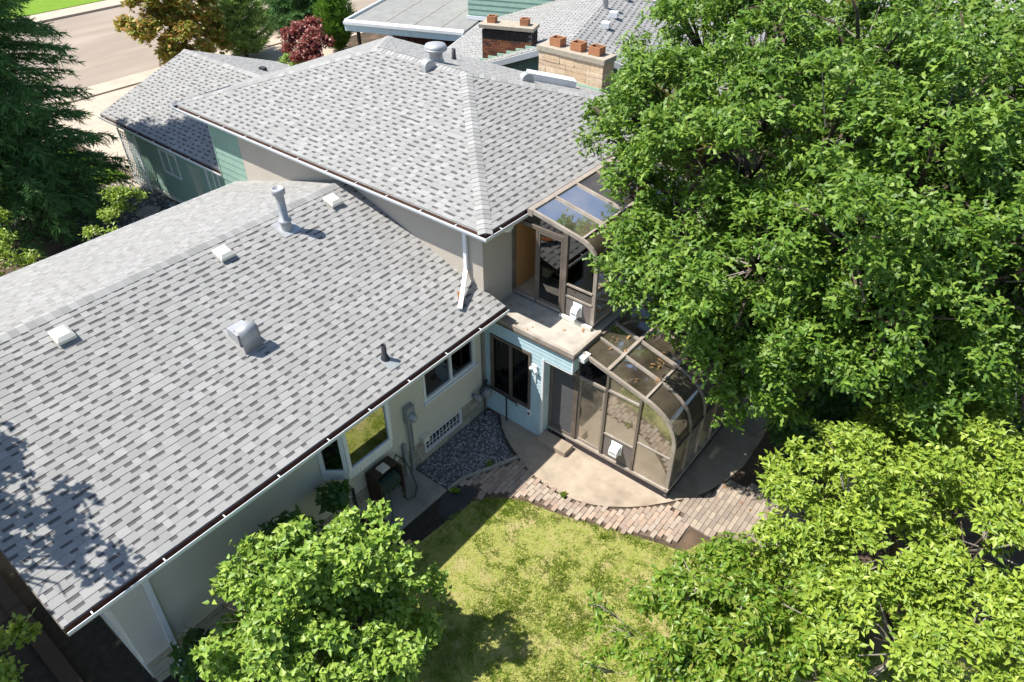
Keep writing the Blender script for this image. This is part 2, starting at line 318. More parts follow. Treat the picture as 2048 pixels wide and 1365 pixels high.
tag(npmesh('grass', V.reshape(-1, 3), np.arange(3*n).reshape(-1, 3), m_grass), 'short patchy grass of the back lawn with dry yellow spots', 'grass', kind='stuff')
# patio slab
ARC = [(-.02, -.42), (-.28, -.68), (-.47, -.93), (-.62, -1.2), (-.73, -1.45), (-.87, -1.78), (-.97, -2.1), (-1.02, -2.4), (-1.03, -2.7), (-1.01, -3.0), (-.96, -3.25), (-.85, -3.55), (-.68, -3.84), (-.46, -4.14), (-.2, -4.42), (.14, -4.70)]
PATIO = [(-.005, -.2)]+ARC+[(.5, -4.98), (.9, -5.22), (1.5, -5.42), (2.1, -5.52), (3.2, -5.5), (4.6, -5.3), (4.6, -.2)]
struct(polysheet('patio', PATIO, .035, m_conc, .1))
struct(polysheet('concrete_pad', [(-2.47, -.02), (-2.45, -.97), (-3.77, -.93), (-3.77, -.02)], .06, m_pad, .12))
# gravel bed
GRAV = [(-2.42, -.03), (-.06, -.03), (-.06, -.4), (-.3, -.7), (-.5, -.95), (-.65, -1.22), (-.78, -1.5), (-1.2, -1.33), (-1.65, -1.12), (-1.98, -.96), (-2.4, -.93)]
struct(polysheet('gravel_bed', GRAV, .01, m_gravelb))
ico = bmesh.new(); bmesh.ops.create_icosphere(ico, subdivisions=1, radius=1); iv = np.array([v.co[:] for v in ico.verts]); iff = np.array([[v.index for v in f.verts] for f in ico.faces]); ico.free()
def stones(name, poly, N, smin, smax, z, label, seed):
    rg = np.random.default_rng(seed); P = np.array(poly); X = rg.uniform(P[:, 0].min(), P[:, 0].max(), N*3); Y = rg.uniform(P[:, 1].min(), P[:, 1].max(), N*3)
    k = inpoly_np(poly, X, Y); X, Y = X[k][:N], Y[k][:N]; n = len(X); s = rg.uniform(smin, smax, n)
    sc = s[:, None]*rg.uniform(.6, 1.2, (n, 3))*np.array([1, 1, .7]); a = rg.uniform(0, 6.28, n); zz = z(X, Y) if callable(z) else np.full(n, z)
    V = iv[None]*sc[:, None, :]; V = V*(1+rg.uniform(-.18, .18, (n, len(iv), 1))); c, s_ = np.cos(a)[:, None], np.sin(a)[:, None]
    V = np.stack([V[..., 0]*c-V[..., 1]*s_+X[:, None], V[..., 0]*s_+V[..., 1]*c+Y[:, None], V[..., 2]+zz[:, None]+s[:, None]*.3], 2)
    F = (iff[None]+np.arange(n)[:, None, None]*len(iv)).reshape(-1, 3)
    return tag(npmesh(name, V.reshape(-1, 3), F, m_gravel), label, 'gravel', kind='stuff')
stones('gravel', GRAV, 4300, .011, .026, .012, 'blue grey crushed gravel in the corner between house and patio', 3)
# edging strip
ed = [(-2.42, -.99), (-2.0, -1.02), (-1.67, -1.18), (-1.2, -1.39), (-.8, -1.56)]
b = MB()
for p, q in zip(ed[:-1], ed[1:]): b.bar((*p, .03), (*q, .03), .06, .1)
tag(b.build('edging', m_pad), 'dark curved concrete edging strip between gravel and brick path', 'edging')
ed = [(-.09, -.42), (-.35, -.70), (-.54, -.95), (-.69, -1.22), (-.80, -1.46)]
b = MB()
for p, q in zip(ed[:-1], ed[1:]): b.bar((*p, .03), (*q, .03), .025, .1)
tag(b.build('edging', m_woodd), 'thin dark edging strip between gravel and curved patio', 'edging')
# brick path: pavers are pieces of the path
PATH = [(-2.06, -1.04), (-1.68, -1.22), (-1.2, -1.44), (-.84, -1.62), (-.9, -1.83), (-1.0, -2.12), (-1.05, -2.4), (-1.06, -2.7), (-1.04, -3.0), (-.99, -3.27), (-.88, -3.57), (-.71, -3.87), (-.49, -4.17), (-.22, -4.46), (.1, -4.74), (-.10, -5.4), (-.58, -5.34), (-.80, -4.85), (-1.04, -4.22), (-1.26, -3.57), (-1.44, -2.97), (-1.57, -2.42), (-1.80, -1.93), (-2.02, -1.5)]
bm_ = MB().box(-.0975, -.0475, -.05, .0975, .0475, .0); brick_me = bm_.mesh('paver', m_paver)
bb_ = bmesh.new(); bb_.from_mesh(brick_me); bmesh.ops.bevel(bb_, geom=[e for e in bb_.edges if e.verts[0].co.z > -.01 and e.verts[1].co.z > -.01], offset=.006, segments=1, affect='EDGES'); bb_.to_mesh(brick_me); bb_.free()
path = struct(polysheet('brick_path', PATH, .010, m_sand))
cnt = 0
for j in range(-60, 0):
    y = j*.1
    for i in range(-16, 8):
        x = i*.2+(.1 if j % 2 else 0)+.02
        if inpoly(PATH, x, y) and inpoly(PATH, x-.05, y) or (inpoly(PATH, x+.04, y) and random.random() < .35):
            piece('brick', brick_me, path, (x+random.gauss(0, .004), y+random.gauss(0, .003), .045+random.gauss(0, .004)), random.gauss(0, .02), rot=(random.gauss(0, .01), random.gauss(0, .01), random.gauss(0, .012))); cnt += 1
PATH2 = [(.16, -4.78), (.55, -5.05), (.95, -5.28), (1.5, -5.48), (1.75, -6.2), (1.7, -7.6), (.8, -7.6), (.48, -6.85), (.15, -6.2), (-.08, -5.5)]
me2 = brick_me.copy(); me2.materials.clear(); me2.materials.append(m_paver2)
path2 = struct(polysheet('brick_path', PATH2, .010, m_sand))
for j in range(-76, -46):
    y = j*.1
    for i in range(-2, 10):
        x = i*.2+.03
        if inpoly(PATH2, x, y): piece('brick', me2, path2, (x+random.gauss(0, .002), y, .045+random.gauss(0, .002)), rot=(random.gauss(0, .008), random.gauss(0, .008), random.gauss(0, .008)))
o = piece('paver', me2, None, (-2.1, -1.62, .052), .35, (1.15, 1.5, 1)); tag(o, 'single loose grey paver lying on lawn edge beside black fabric', 'paver')
# front: road, kerbs, driveway, walks
struct(MB().box(-60, 26.2, .70, 120, 38.6, .812).build('road', m_road))
struct(MB().box(-60, 38.6, .70, 120, 40.2, .93).build('pavement', m_drive)); struct(MB().box(-60, 40.2, .7, 120, 60, .96).build('far_lawn', m_lawnf))
kb = struct(MB().box(-60, 25.0, .70, 120, 26.2, .90).build('kerb', m_drive))
b = MB(); drv = struct(polysheet('driveway', [(-.2, 15.9), (9.5, 15.9), (13.0, 22), (17.5, 24.9), (-.2, 24.98), (.35, 18.9)], .808, m_sand))
slab = MB().box(-.548, -.548, -.03, .548, .548, 0).mesh('slab', m_drive)
for i in range(16):
    for j in range(9):
        x = -.55+i*1.12+.56; y = 15.9+j*1.12+.0
        if inpoly([(.3, 15.4), (9.5, 15.4), (14, 21.5), (19, 25.1), (-.2, 25.1)], x, y) and y < 24.9 and not (x > 9.8 and y < 17): piece('slab', slab, drv, (x, y, .835), 0, (1.016, 1.016, 1))
struct(polysheet('front_walk', [(-6, 15.5), (.3, 15.45), (.3, 16.4), (-6, 16.75)], .83, m_drive, .05))
struct(polysheet('front_lawn', [(-14, 16.75), (-.9, 16.75), (.35, 16.5), (.33, 18.8), (-.15, 24.9), (-14, 24.9)], .815, m_lawnf))
n = 26000; gx = RNG.uniform(-6, .35, n); gy = RNG.uniform(16.5, 24.5, n); kk = inpoly_np([(-6, 16.75), (-.9, 16.75), (.35, 16.5), (.33, 18.8), (-.15, 24.5), (-6, 24.5)], gx, gy); gx, gy = gx[kk], gy[kk]; n = len(gx)
a = RNG.uniform(0, 6.28, n); V = np.zeros((n, 3, 3)); V[:, 0] = np.stack([gx-.02*np.cos(a), gy-.02*np.sin(a), np.full(n, .812)], 1); V[:, 1] = np.stack([gx+.02*np.cos(a), gy+.02*np.sin(a), np.full(n, .812)], 1); V[:, 2] = np.stack([gx+RNG.normal(0, .03, n), gy+RNG.normal(0, .03, n), np.full(n, .87)], 1)
tag(npmesh('grass', V.reshape(-1, 3), np.arange(3*n).reshape(-1, 3), m_lawnf), 'bright green grass of front lawn behind the spruce', 'grass', kind='stuff')
FG = [(-2.5, 15.45), (.38, 15.4), (.38, 9.3), (-.2, 8.9), (-3, 8.9)]
struct(polysheet('front_gravel_bed', FG, .803, m_gravelb)); stones('gravel', FG, 1800, .03, .06, .803, 'grey brown stones beside the green garage wall', 5)
b = MB().lathe((-.62, 13.6, .80), [(0, .0), (.36, .0), (.36, .06), (.33, .075), (0, .075)], 18); tag(b.build('stepping_stone', m_pad), 'round grey stepping stone on the gravel by garage', 'stone')

# ------------------------------------------------------------------ roofs
camR = cam.rotation_euler.to_matrix()
def px(p):                                         # where a point shows in the photograph, to pick the pieces worth their own object
    q = camR.transposed() @ (Vector(p)-CAM); return (1024+1421.25*q.x/-q.z, 682.5-1421.25*q.y/-q.z) if q.z < 0 else (-9, -9)
EXPO = .143
class Slope:
    def __init__(s, base, U, D, slope):
        s.B = Vector(base); s.U = Vector(U); d = Vector((*D, slope)); s.k = d.length; s.D = d.normalized(); s.N = s.U.cross(s.D).normalized()
        if s.N.z < 0: s.N = -s.N
    def p(s, a, t, h=0): return s.B+s.U*a+s.D*t+s.N*h
def shingle_cells(S, rng, tmax, seed, expo=EXPO):
    """rng(t)->(a0,a1); yields (verts, faces, mi, centre)"""
    rd = random.Random(seed); out = []; n = int(math.ceil(tmax/expo))
    for i in range(n):
        t0, t1 = i*expo, min((i+1)*expo, tmax)
        if t1-t0 < .02: break
        l0, r0 = rng(t0); l1, r1 = rng(t1)
        if r0-l0 < .05: break
        a = l0-rd.uniform(0, .2); raised = rd.random() < .5
        while a < r0:
            wd = rd.uniform(.10, .215) if raised else rd.uniform(.085, .175); b = a+wd
            x0, x1 = max(a, l0), min(b, r0); y0, y1 = min(max(a, l1), r1), max(min(b, r1), l1)
            if x1-x0 > .004:
                h = .0125 if raised else .0085
                j = rd.uniform(-.0015, .0015)
                vs = [S.p(x0, t0, -.004), S.p(x1, t0, -.004), S.p(x0, t0, h+j), S.p(x1, t0, h+j)]
                if raised:
                    vs += [S.p(y0, t1+.004, .003), S.p(y1, t1+.004, .003)]
                    fs = [(0, 1, 3, 2), (2, 3, 5, 4), (0, 2, 4), (1, 5, 3)]; mi = [0, 0, 0, 0]
                else:
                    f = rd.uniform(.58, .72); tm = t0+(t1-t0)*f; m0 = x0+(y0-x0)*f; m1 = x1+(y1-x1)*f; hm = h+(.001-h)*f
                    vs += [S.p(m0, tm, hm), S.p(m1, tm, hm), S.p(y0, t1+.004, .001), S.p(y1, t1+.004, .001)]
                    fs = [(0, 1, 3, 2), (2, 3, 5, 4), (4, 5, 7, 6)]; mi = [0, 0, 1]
                out.append((vs, fs, mi, S.p((x0+x1)/2, (t0+t1)/2)))
            a = b
            raised = (not raised) if rd.random() < .94 else raised
    return out
def lay(cells, roof, nsingle=0):
    singles = []
    if nsingle:
        vis = []
        for k, c in enumerate(cells):
            x, y = px(c[3])
            if 20 < x < 2028 and 20 < y < 1345: vis.append(((Vector(c[3])-CAM).length, k))
        singles = set(k for _, k in sorted(vis)[:nsingle])
    rest = MB()
    for k, (vs, fs, mi, c) in enumerate(cells):
        if nsingle and k in singles:
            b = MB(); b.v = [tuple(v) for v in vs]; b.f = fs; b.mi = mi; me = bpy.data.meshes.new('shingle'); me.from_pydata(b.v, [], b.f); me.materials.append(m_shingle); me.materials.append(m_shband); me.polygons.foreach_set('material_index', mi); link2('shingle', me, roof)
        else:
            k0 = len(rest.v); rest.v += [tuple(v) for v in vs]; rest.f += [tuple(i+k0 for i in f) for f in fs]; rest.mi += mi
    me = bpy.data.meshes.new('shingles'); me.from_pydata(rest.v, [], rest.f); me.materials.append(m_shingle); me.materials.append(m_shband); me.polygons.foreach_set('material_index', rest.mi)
    o = link2('shingles', me, roof); o['kind'] = 'stuff'
    return o
def capline(a, b, dirL, dirR, roof, wide=.15, step=.14, seed=1):
    """overlapping bent cap shingles from a (low / start) to b; dirL, dirR = downslope unit vectors on both faces"""
    a, b = Vector(a), Vector(b); d = (b-a).normalized(); L = (b-a).length; L_, R_ = Vector(dirL).normalized(), Vector(dirR).normalized(); N = -(L_+R_).normalized()
    if N.z < 0: N = -N
    m = MB(); s2 = step+.03
    pts = lambda t, h: [L_*wide+d*t+N*(h*.8), N*h*1.25, R_*wide+d*t+N*(h*.8)]
    vs = [L_*wide+N*-.004, N*.004, R_*wide+N*-.004, L_*wide+N*.014, N*.024, R_*wide+N*.014, L_*wide+d*s2+N*.003, d*s2+N*.012, R_*wide+d*s2+N*.003]
    m.add(vs, [(0, 1, 4, 3), (1, 2, 5, 4), (3, 4, 7, 6), (4, 5, 8, 7), (0, 3, 6), (2, 8, 5)])
    me = m.mesh('ridge_cap', m_cap)
    for i in range(int(L/step)): piece('ridge_cap', me, roof, a+d*(i*step))
def gutter(a, b, out, parent, z, hang=.98, name='gutter', mitre0=0, mitre1=0):
    """open trough along a-b (xy), 'out' = outward xy; lip top at z"""
    a, b, o = Vector((*a, 0)), Vector((*b, 0)), Vector((*out, 0)); d = (b-a).normalized()
    prof = [(0, z+.015, 0), (0, z-.1, 0), (.075, z-.1, 0), (.10, z-.045, 0), (.10, z, 0), (.090, z, 0), (.090, z-.04, 1), (.068, z-.088, 1), (.006, z-.088, 1), (.006, z+.015, 0)]
    m = MB(); n = len(prof)
    P0 = [a+o*q[0]+d*(-q[0]*mitre0)+Vector((0, 0, q[1])) for q in prof]; P1 = [b+o*q[0]+d*(q[0]*mitre1)+Vector((0, 0, q[1])) for q in prof]
    k = len(m.v); m.v += [tuple(p) for p in P0+P1]
    for i in range(n):
        j = (i+1) % n; m.f.append((i, j, n+j, n+i)); m.mi.append(1 if prof[i][2] and 5 < i < 9 or i in (5, 6, 7, 8) else 0)
    m.f += [(0, 1, 8, 9), (1, 2, 7, 8), (2, 3, 6, 7), (3, 4, 5, 6)]; m.mi += [0]*4
    m.f += [tuple(q+n for q in f) for f in m.f[-4:]]; m.mi += [0]*4
    go = m.build(name, [m_white, m_gutin], parent)
    hm = HANG.get('m')
    if not hm: HANG['m'] = hm = MB().box(-.009, .03, -.006, .009, .095, .003).mesh('hanger', m_whitev)
    L = (b-a).length; ang = math.atan2(o.y, o.x)-math.pi/2
    for i in range(int(L/hang)):
        p = a+d*(.35+i*hang+random.uniform(-.05, .05)); piece('hanger', hm, go, (p.x, p.y, z+.003), ang)
    return go
HANG = {}

house = thing('house', (0, 0, 0), 'split-level stucco house with grey shingle roofs and attached green garage', 'house')
# lower wing roof
s1 = .311; zl = lambda y: 3.13+s1*(y+.633)
k1 = math.hypot(1, s1)
def gable_body(name, parent, x0, x1, y0, y1, yr, ze, zr, th=.12, along='x', label=None):
    m = MB()
    prof = [(y0, ze-.012), (yr, zr-.012), (y1, ze-.012), (y1, ze-th), (yr, zr-th), (y0, ze-th)]
    if along == 'x': m.prism([(x0, y, z) for y, z in prof], (x1-x0, 0, 0))
    else: m.prism([(y, x0, z) for y, z in prof], (0, x1-x0, 0))
    return m.build(name, [m_roofbase], parent, label=label)
ye, yr_ = -.535, 4.08
roofL = gable_body('roof', house, -8.95, -.002, ye+.01, 2*yr_-ye-.01, yr_, zl(ye), zl(yr_), label='grey shingle gable roof over the lower stucco wing')
S = Slope((0, ye, zl(ye)), (1, 0, 0), (0, 1), s1); T = (yr_-ye)*k1
cells = shingle_cells(S, lambda t: (-8.97, .06 if t < .5 else .0), T, 11); lay(cells, roofL, 300)
MB().prism([(.0, ye+.01, zl(ye)-.012), (.05, ye+.01, zl(ye)-.012), (.05, -.01, zl(-.01)-.012), (0, -.01, zl(-.01)-.012)], (0, 0, -.1)).build('roof_edge', m_roofbase, roofL)
S = Slope((0, 2*yr_-ye, zl(ye)), (1, 0, 0), (0, -1), s1); lay(shingle_cells(S, lambda t: (-8.97, 0), T, 12), roofL)
capline((-8.97, yr_, zl(yr_)+.005), (-.02, yr_, zl(yr_)+.005), (0, -1, -s1), (0, 1, -s1), roofL)
gutter((-8.97, ye+.0), (.06, ye+.0), (0, -1), house, 3.13)
gutter((0, 2*yr_-ye), (-8.97, 2*yr_-ye), (0, 1), house, 3.13)
boxpart('soffit', m_soffit, house, -8.93, ye+.015, zl(ye)-.16, -.03, .0, zl(ye)-.125)
# rake boards on the left gable
for sg in (0, 1):
    y0, y1 = (ye, yr_) if not sg else (2*yr_-ye, yr_)
    MB().prism([(-8.985, y0, zl(ye)-.2), (-8.985, y1, zl(yr_)-.2), (-8.985, y1, zl(yr_)-.015), (-8.985, y0, zl(ye)-.015)], (.03, 0, 0)).build('rake_board', m_bronze, house)
# upper roof (hip)
s2_ = .318; xe, yS, yN, xE = -.25, -.305, 10.52, 7.52; dd = (xE-xe)/2; ze2 = 4.922; zr2 = ze2+s2_*dd; k2 = math.hypot(1, s2_)
P_ = Vector((xe+dd, yS+dd, zr2)); Q_ = Vector((xe+dd, yN-dd, zr2))
m = MB(); c4 = [(xe, yS), (xE, yS), (xE, yN), (xe, yN)]
m.add([(x, y, ze2-.012) for x, y in c4]+[P_-Vector((0, 0, .012)), Q_-Vector((0, 0, .012))]+[(x, y, ze2-.14) for x, y in c4],
      [(0, 1, 4), (1, 2, 5, 4), (2, 3, 5), (3, 0, 4, 5), (6, 7, 1, 0), (7, 8, 2, 1), (8, 9, 3, 2), (9, 6, 0, 3)]+[(6, 9, 8, 7)])
roofU = m.build('roof', m_roofbase, house, label='tall hipped grey shingle roof over the upper storey')
T2 = dd*k2
lay(shingle_cells(Slope((xe, 0, ze2), (0, -1, 0), (1, 0), s2_), lambda t: (-(yN-t/k2), -(yS+t/k2)), T2, 21), roofU)
lay(shingle_cells(Slope((0, yS, ze2), (1, 0, 0), (0, 1), s2_), lambda t: (xe+t/k2, xE-t/k2), T2, 22), roofU)
lay(shingle_cells(Slope((xE, 0, ze2), (0, 1, 0), (-1, 0), s2_), lambda t: (yS+t/k2, yN-t/k2), T2, 23), roofU)
lay(shingle_cells(Slope((0, yN, ze2), (-1, 0, 0), (0, -1), s2_), lambda t: (-(xE-t/k2), -(xe+t/k2)), T2, 24), roofU)
up = Vector((0, 0, .004))
dW, dS, dE, dN = Vector((-1, 0, -s2_)), Vector((0, -1, -s2_)), Vector((1, 0, -s2_)), Vector((0, 1, -s2_))
def hipdirs(h, A, B):
    h = h.normalized(); f = lambda v: (v-h*v.dot(h)).normalized()
    return f(A), f(B)
for c, A, B in (((xe, yS), dW, dS), ((xE, yS), dS, dE), ((xe, yN), dN, dW), ((xE, yN), dE, dN)):
    c3 = Vector((*c, ze2)); top = P_ if c[1] == yS else Q_; l, r_ = hipdirs(top-c3, A, B)
    # perpendicular directions lying in each face
    h = (top-c3).normalized(); nA = Vector((A.x*-s2_*-1, 0, 0))
    def inface(D):
        n = Vector((-D.x*-1*s2_*-1, 0, 0))
        H = Vector((D.x, D.y, 0)).normalized(); n = (H*s2_+Vector((0, 0, 1))).normalized(); v = n.cross(h).normalized()
        return v if v.dot(Vector((D.x, D.y, 0))) > 0 else -v
    capline(c3+up, top+up, inface(A), inface(B), roofU, wide=.15)
capline(P_+up, Q_+up, dW, dE, roofU)
gutter((xe, yN), (xe, yS), (-1, 0), house, 4.89, mitre1=1)
gutter((xe, yS), (xE, yS), (0, -1), house, 4.89, mitre0=1)
gutter((xE, yS), (xE, yN), (1, 0), house, 4.89)
# garage roof
s3 = .355; gx0, gxr = .06, 3.44; ze3 = 3.13+s3*.11; zr3 = ze3+s3*(gxr-gx0); gy0, gy1 = 9.46, 16.3; k3 = math.hypot(1, s3)
roofG = gable_body('roof', house, gy0+.02, gy1-.01, gx0+.01, 2*gxr-gx0-.01, gxr, ze3, zr3, along='y', label='low gable shingle roof over the green garage')
lay(shingle_cells(Slope((gx0, 0, ze3), (0, -1, 0), (1, 0), s3), lambda t: (-gy1, -gy0), (gxr-gx0)*k3, 31), roofG)
lay(shingle_cells(Slope((2*gxr-gx0, 0, ze3), (0, 1, 0), (-1, 0), s3), lambda t: (gy0, gy1), (gxr-gx0)*k3, 32), roofG)
capline((gxr, gy1, zr3+.004), (gxr, gy0+.9, zr3+.004), (-1, 0, -s3), (1, 0, -s3), roofG)
gutter((gx0, gy1), (gx0, gy0+.02), (-1, 0), house, 3.13)
gutter((2*gxr-gx0, gy0), (2*gxr-gx0, gy1), (1, 0), house, 3.13)

# ------------------------------------------------------------------ walls
def wallY(name, mat, parent, x0, x1, z0, z1, y0, y1, holes=(), label=None):
    """wall slab in xz with rectangular holes (x0,x1,z0,z1)"""
    m = MB(); xs_ = sorted({x0, x1, *[h[0] for h in holes], *[h[1] for h in holes]}); zs = sorted({z0, z1, *[h[2] for h in holes], *[h[3] for h in holes]})
    for i in range(len(xs_)-1):
        for j in range(len(zs)-1):
            cx_, cz = (xs_[i]+xs_[i+1])/2, (zs[j]+zs[j+1])/2
            if not any(h[0] < cx_ < h[1] and h[2] < cz < h[3] for h in holes): m.box(xs_[i], y0, zs[j], xs_[i+1], y1, zs[j+1])
    me = m.mesh(name, mat); bm = bmesh.new(); bm.from_mesh(me); bmesh.ops.remove_doubles(bm, verts=bm.verts, dist=1e-5)
    dup = [f for f in bm.faces if sum(1 for g_ in f.verts[0].link_faces if set(g_.verts) == set(f.verts)) > 1]
    bmesh.ops.delete(bm, geom=list(set(dup)), context='FACES_ONLY'); bm.to_mesh(me); bm.free()
    o = link2(name, me, parent)
    if label: o['label'] = label
    return o
WIN = (-1.95, -.37, 1.62, 2.86); BWIN = (-2.06, -.87, .17, .60)
wl = wallY('wall', m_stucco2, house, -8.39, -.16, .62, 3.0, 0, .15, [WIN], 'cream stucco wall of the lower wing')
fnd = wallY('foundation', m_mortar, house, -8.37, -.16, -.3, .615, .03, .17, [(BWIN[0], BWIN[1], BWIN[2], BWIN[3])], 'coursed stone foundation under the cream stucco')
sm = MB().box(-.5, -.5, -.5, .5, .5, .5).mesh('stone', m_stone); bb = bmesh.new(); bb.from_mesh(sm); bmesh.ops.bevel(bb, geom=list(bb.edges), offset=.03, segments=1, affect='EDGES'); bb.to_mesh(sm); bb.free()
rd = random.Random(5)
zc = -.02
for hgt_ in (.19, .14, .19, .12):
    x = -8.38
    while x < -.02:
        L = rd.uniform(.26, .55); x1 = min(x+L, -.012)
        if x1-x > .05:
            segs = [(x, x1)]
            if zc+hgt_ > BWIN[2]+.02 and zc < BWIN[3]: segs = [(max(a, lo), min(b_, hi)) for a, b_ in segs for lo, hi in ((-9, BWIN[0]-.01), (BWIN[1]+.01, 0)) if min(b_, hi)-max(a, lo) > .04]
            for a, b_ in segs: piece('stone', sm, fnd, ((a+b_)/2, .015, zc+hgt_/2), 0, (b_-a-.012, .05+rd.uniform(-.006, .01), hgt_-.012))
        x = x1
        if x >= -.02: break
    zc += hgt_
wallm = MB(); wallm.prism([(-8.39, .152, -.3), (-8.39, 8.16, -.3), (-8.39, 8.16, 3.0), (-8.39, 4.08, 4.42), (-8.39, .152, 3.19)], (.15, 0, 0)); wallm.build('wall', m_stucco2, house, label='shaded gable end wall of the lower wing')
boxpart('wall', m_stucco2, house, -8.22, 8.01, 0, -.16, 8.16, 3.0)
boxpart('floor', m_dark, house, -8.2, .2, -.2, -.2, 7.9, -.1)
# upper storey
UZ = ze2-.142
W = MB().box(0, .0, -.3, .15, 8.19, UZ); W.build('wall', m_stucco, house, label='tan stucco side wall rising above the lower roof')
boxpart('wall', m_stucco, house, .152, .0, -.3, 7.2, .15, UZ, label='grey stucco wall beside the upper sunroom')
boxpart('wall', m_stucco, house, 7.05, .152, -.3, 7.2, 9.44, UZ)
boxpart('wall', m_green, house, .152, 9.3, -.3, 7.04, 9.45, UZ)
gw = boxpart('wall', m_green, house, 0.012, 8.192, -.3, .15, 9.45, UZ, label='mint green sided strip of wall between stucco and garage')
def boards(n, z0, h, parent, mat, mk, name='siding_board'):
    for i in range(n): mk(z0+i*h, h).build(name, mat, parent)
def boardX(x, y0, y1, out=-1, th=.014):           # lap board on a wall facing -x
    def mk(z, h): return MB().prism([(x, y0, z), (x+out*th, y0, z), (x+out*.003, y0, z+h-.002), (x, y0, z+h-.002)], (0, y1-y0, 0))
    return mk
boards(9, 3.02, .195, gw, m_green, boardX(.011, 8.20, 9.47))
boxpart('corner_trim', m_greenw, gw, -.012, 9.452, 3.0, .05, 9.475, UZ)
# garage walls
GZ = ze3-.1
gg = boxpart('wall', m_green, house, .40, 9.47, -.1, .52, 15.8, GZ, label='mint green garage wall in the shade of the spruce')
boards(9, .95, .235, gg, m_green, boardX(.399, 9.5, 15.78))
boxpart('wall', m_green, house, .53, 15.7, .3, 6.4, 15.82, GZ+.02); boxpart('wall', m_green, house, 6.28, 9.47, .3, 6.4, 15.69, GZ)
boxpart('garage_footing', m_stucco2, house, .36, 9.5, .2, .398, 15.83, .93)
boxpart('soffit', m_soffit, house, gx0+.02, 9.47, ze3-.165, .395, gy1-.02, ze3-.125)
def window_frame(name, parent, axis, pos, a0, a1, z0, z1, depth, fw, mframe, mpane, mull=(), proud=.03, back=True, label=None, sill=0, hmull=()):
    """axis 'x': window in plane x=pos facing -x (a=y); axis 'y': plane y=pos facing -y (a=x)"""
    def bx(m, a0_, a1_, z0_, z1_, d0, d1):
        if axis == 'x': m.box(pos+d0, a0_, z0_, pos+d1, a1_, z1_)
        else: m.box(a0_, pos+d0, z0_, a1_, pos+d1, z1_)
        return m
    m = MB(); e = .0
    bx(m, a0, a1, z0, z0+fw, -proud, depth); bx(m, a0, a1, z1-fw, z1, -proud, depth); bx(m, a0, a0+fw, z0+fw, z1-fw, -proud, depth); bx(m, a1-fw, a1, z0+fw, z1-fw, -proud, depth)
    for q in mull: bx(m, q-fw/2, q+fw/2, z0+fw, z1-fw, -proud*.5, depth)
    wo = m.build(name, mframe, parent, label=label)
    ed_ = [a0+fw]+sorted(mull)+[a1-fw]
    for i in range(len(ed_)-1): bx(MB(), ed_[i], ed_[i+1], z0+fw, z1-fw, depth*.4, depth*.4+.008).build('pane', mpane, wo)
    if back: bx(MB(), a0, a1, z0, z1, depth+.12, depth+.13).build('room_backing', m_dark, wo)
    if sill: bx(MB(), a0-.04, a1+.04, z0-.05, z0-.002, -proud-.05, depth*.5).build('sill', mframe, wo)
    return wo
wg = window_frame('window', gg, 'x', .385, 12.74, 13.72, 1.80, 2.62, .05, .05, m_whitev, m_glass, (13.25,), .02, label='garage window with an orange curtain')
MB().box(.448, 13.29, 1.86, .456, 13.66, 2.55).build('curtain', m_orange, wg)
window_frame('window', gg, 'x', .385, 10.45, 11.12, 1.7, 2.75, .05, .05, m_whitev, m_glass, (10.75,), .02, label='narrow garage window next to the lower roof')
# lower wing window
w2 = window_frame('window', wl, 'y', .0, *WIN, .08, .055, m_whitev, m_glass, (-1.12,), .025, label='two-pane white window under the lower eave', sill=1)
m = MB()
for i in range(9): m.box(-.60+i*.022, .10+.012*(i % 2), 1.7, -.578+i*.022, .112+.012*(i % 2), 2.8)
m.build('curtain', m_curtain, w2)
bw = window_frame('window', fnd, 'y', .03, *BWIN, .05, .04, m_whitev, m_glass, (), .03, label='barred white basement window in the stone foundation')
m = MB()
for i in range(1, 11): xq = BWIN[0]+(BWIN[1]-BWIN[0])*i/11; m.bar((xq, -.025, BWIN[2]+.02), (xq, -.025, BWIN[3]-.02), .012, .012, (0, 1, 0))
for q in (.3, .42): m.bar((BWIN[0]+.02, -.025, q), (BWIN[1]-.02, -.025, q), .012, .012)
for i in range(4):
    xq = BWIN[0]+.12+i*.28; m.tube([(xq, -.03, .40), (xq+.02, -.04, .50), (xq+.07, -.045, .55), (xq+.12, -.04, .53)], .006, 5)
m.build('grille', m_whitev, bw)
# bay window
A, Bp, Cp, Dp = (-4.58, 0), (-4.27, -.37), (-3.20, -.37), (-2.89, 0)
z0, z1 = 1.60, 2.97
bay = MB().prism([(x, y, z0) for x, y in (A, Bp, Cp, Dp)], (0, 0, .20)).build('bay_window', m_whitev, house, label='white bay window reflecting the lawn')
MB().prism([(x, y, z1-.1) for x, y in (A, Bp, Cp, Dp)], (0, 0, .13)).build('head', m_whitev, bay)
for (p, q) in ((A, Bp), (Bp, Cp), (Cp, Dp)):
    p3, q3 = Vector((*p, 0)), Vector((*q, 0)); d = (q3-p3).normalized(); n_ = Vector((d.y, -d.x, 0)); L = (q3-p3).length
    fr = MB()
    for t in (.035, L-.035): c = p3+d*t; fr.bar(c+Vector((0, 0, z0+.2)), c+Vector((0, 0, z1-.1)), .07, .07, n_)
    fr.bar(p3+d*.07+Vector((0, 0, z0+.23)), p3+d*(L-.07)+Vector((0, 0, z0+.23)), .06, .06); fr.bar(p3+d*.07+Vector((0, 0, z1-.13)), p3+d*(L-.07)+Vector((0, 0, z1-.13)), .06, .06)
    fr.build('frame', m_whitev, bay)
    a_ = p3+d*.07; b_ = p3+d*(L-.07)
    MB().prism([a_+Vector((0, 0, z0+.26)), b_+Vector((0, 0, z0+.26)), b_+Vector((0, 0, z1-.16)), a_+Vector((0, 0, z1-.16))], -n_*.01).build('pane', m_mirror, bay)
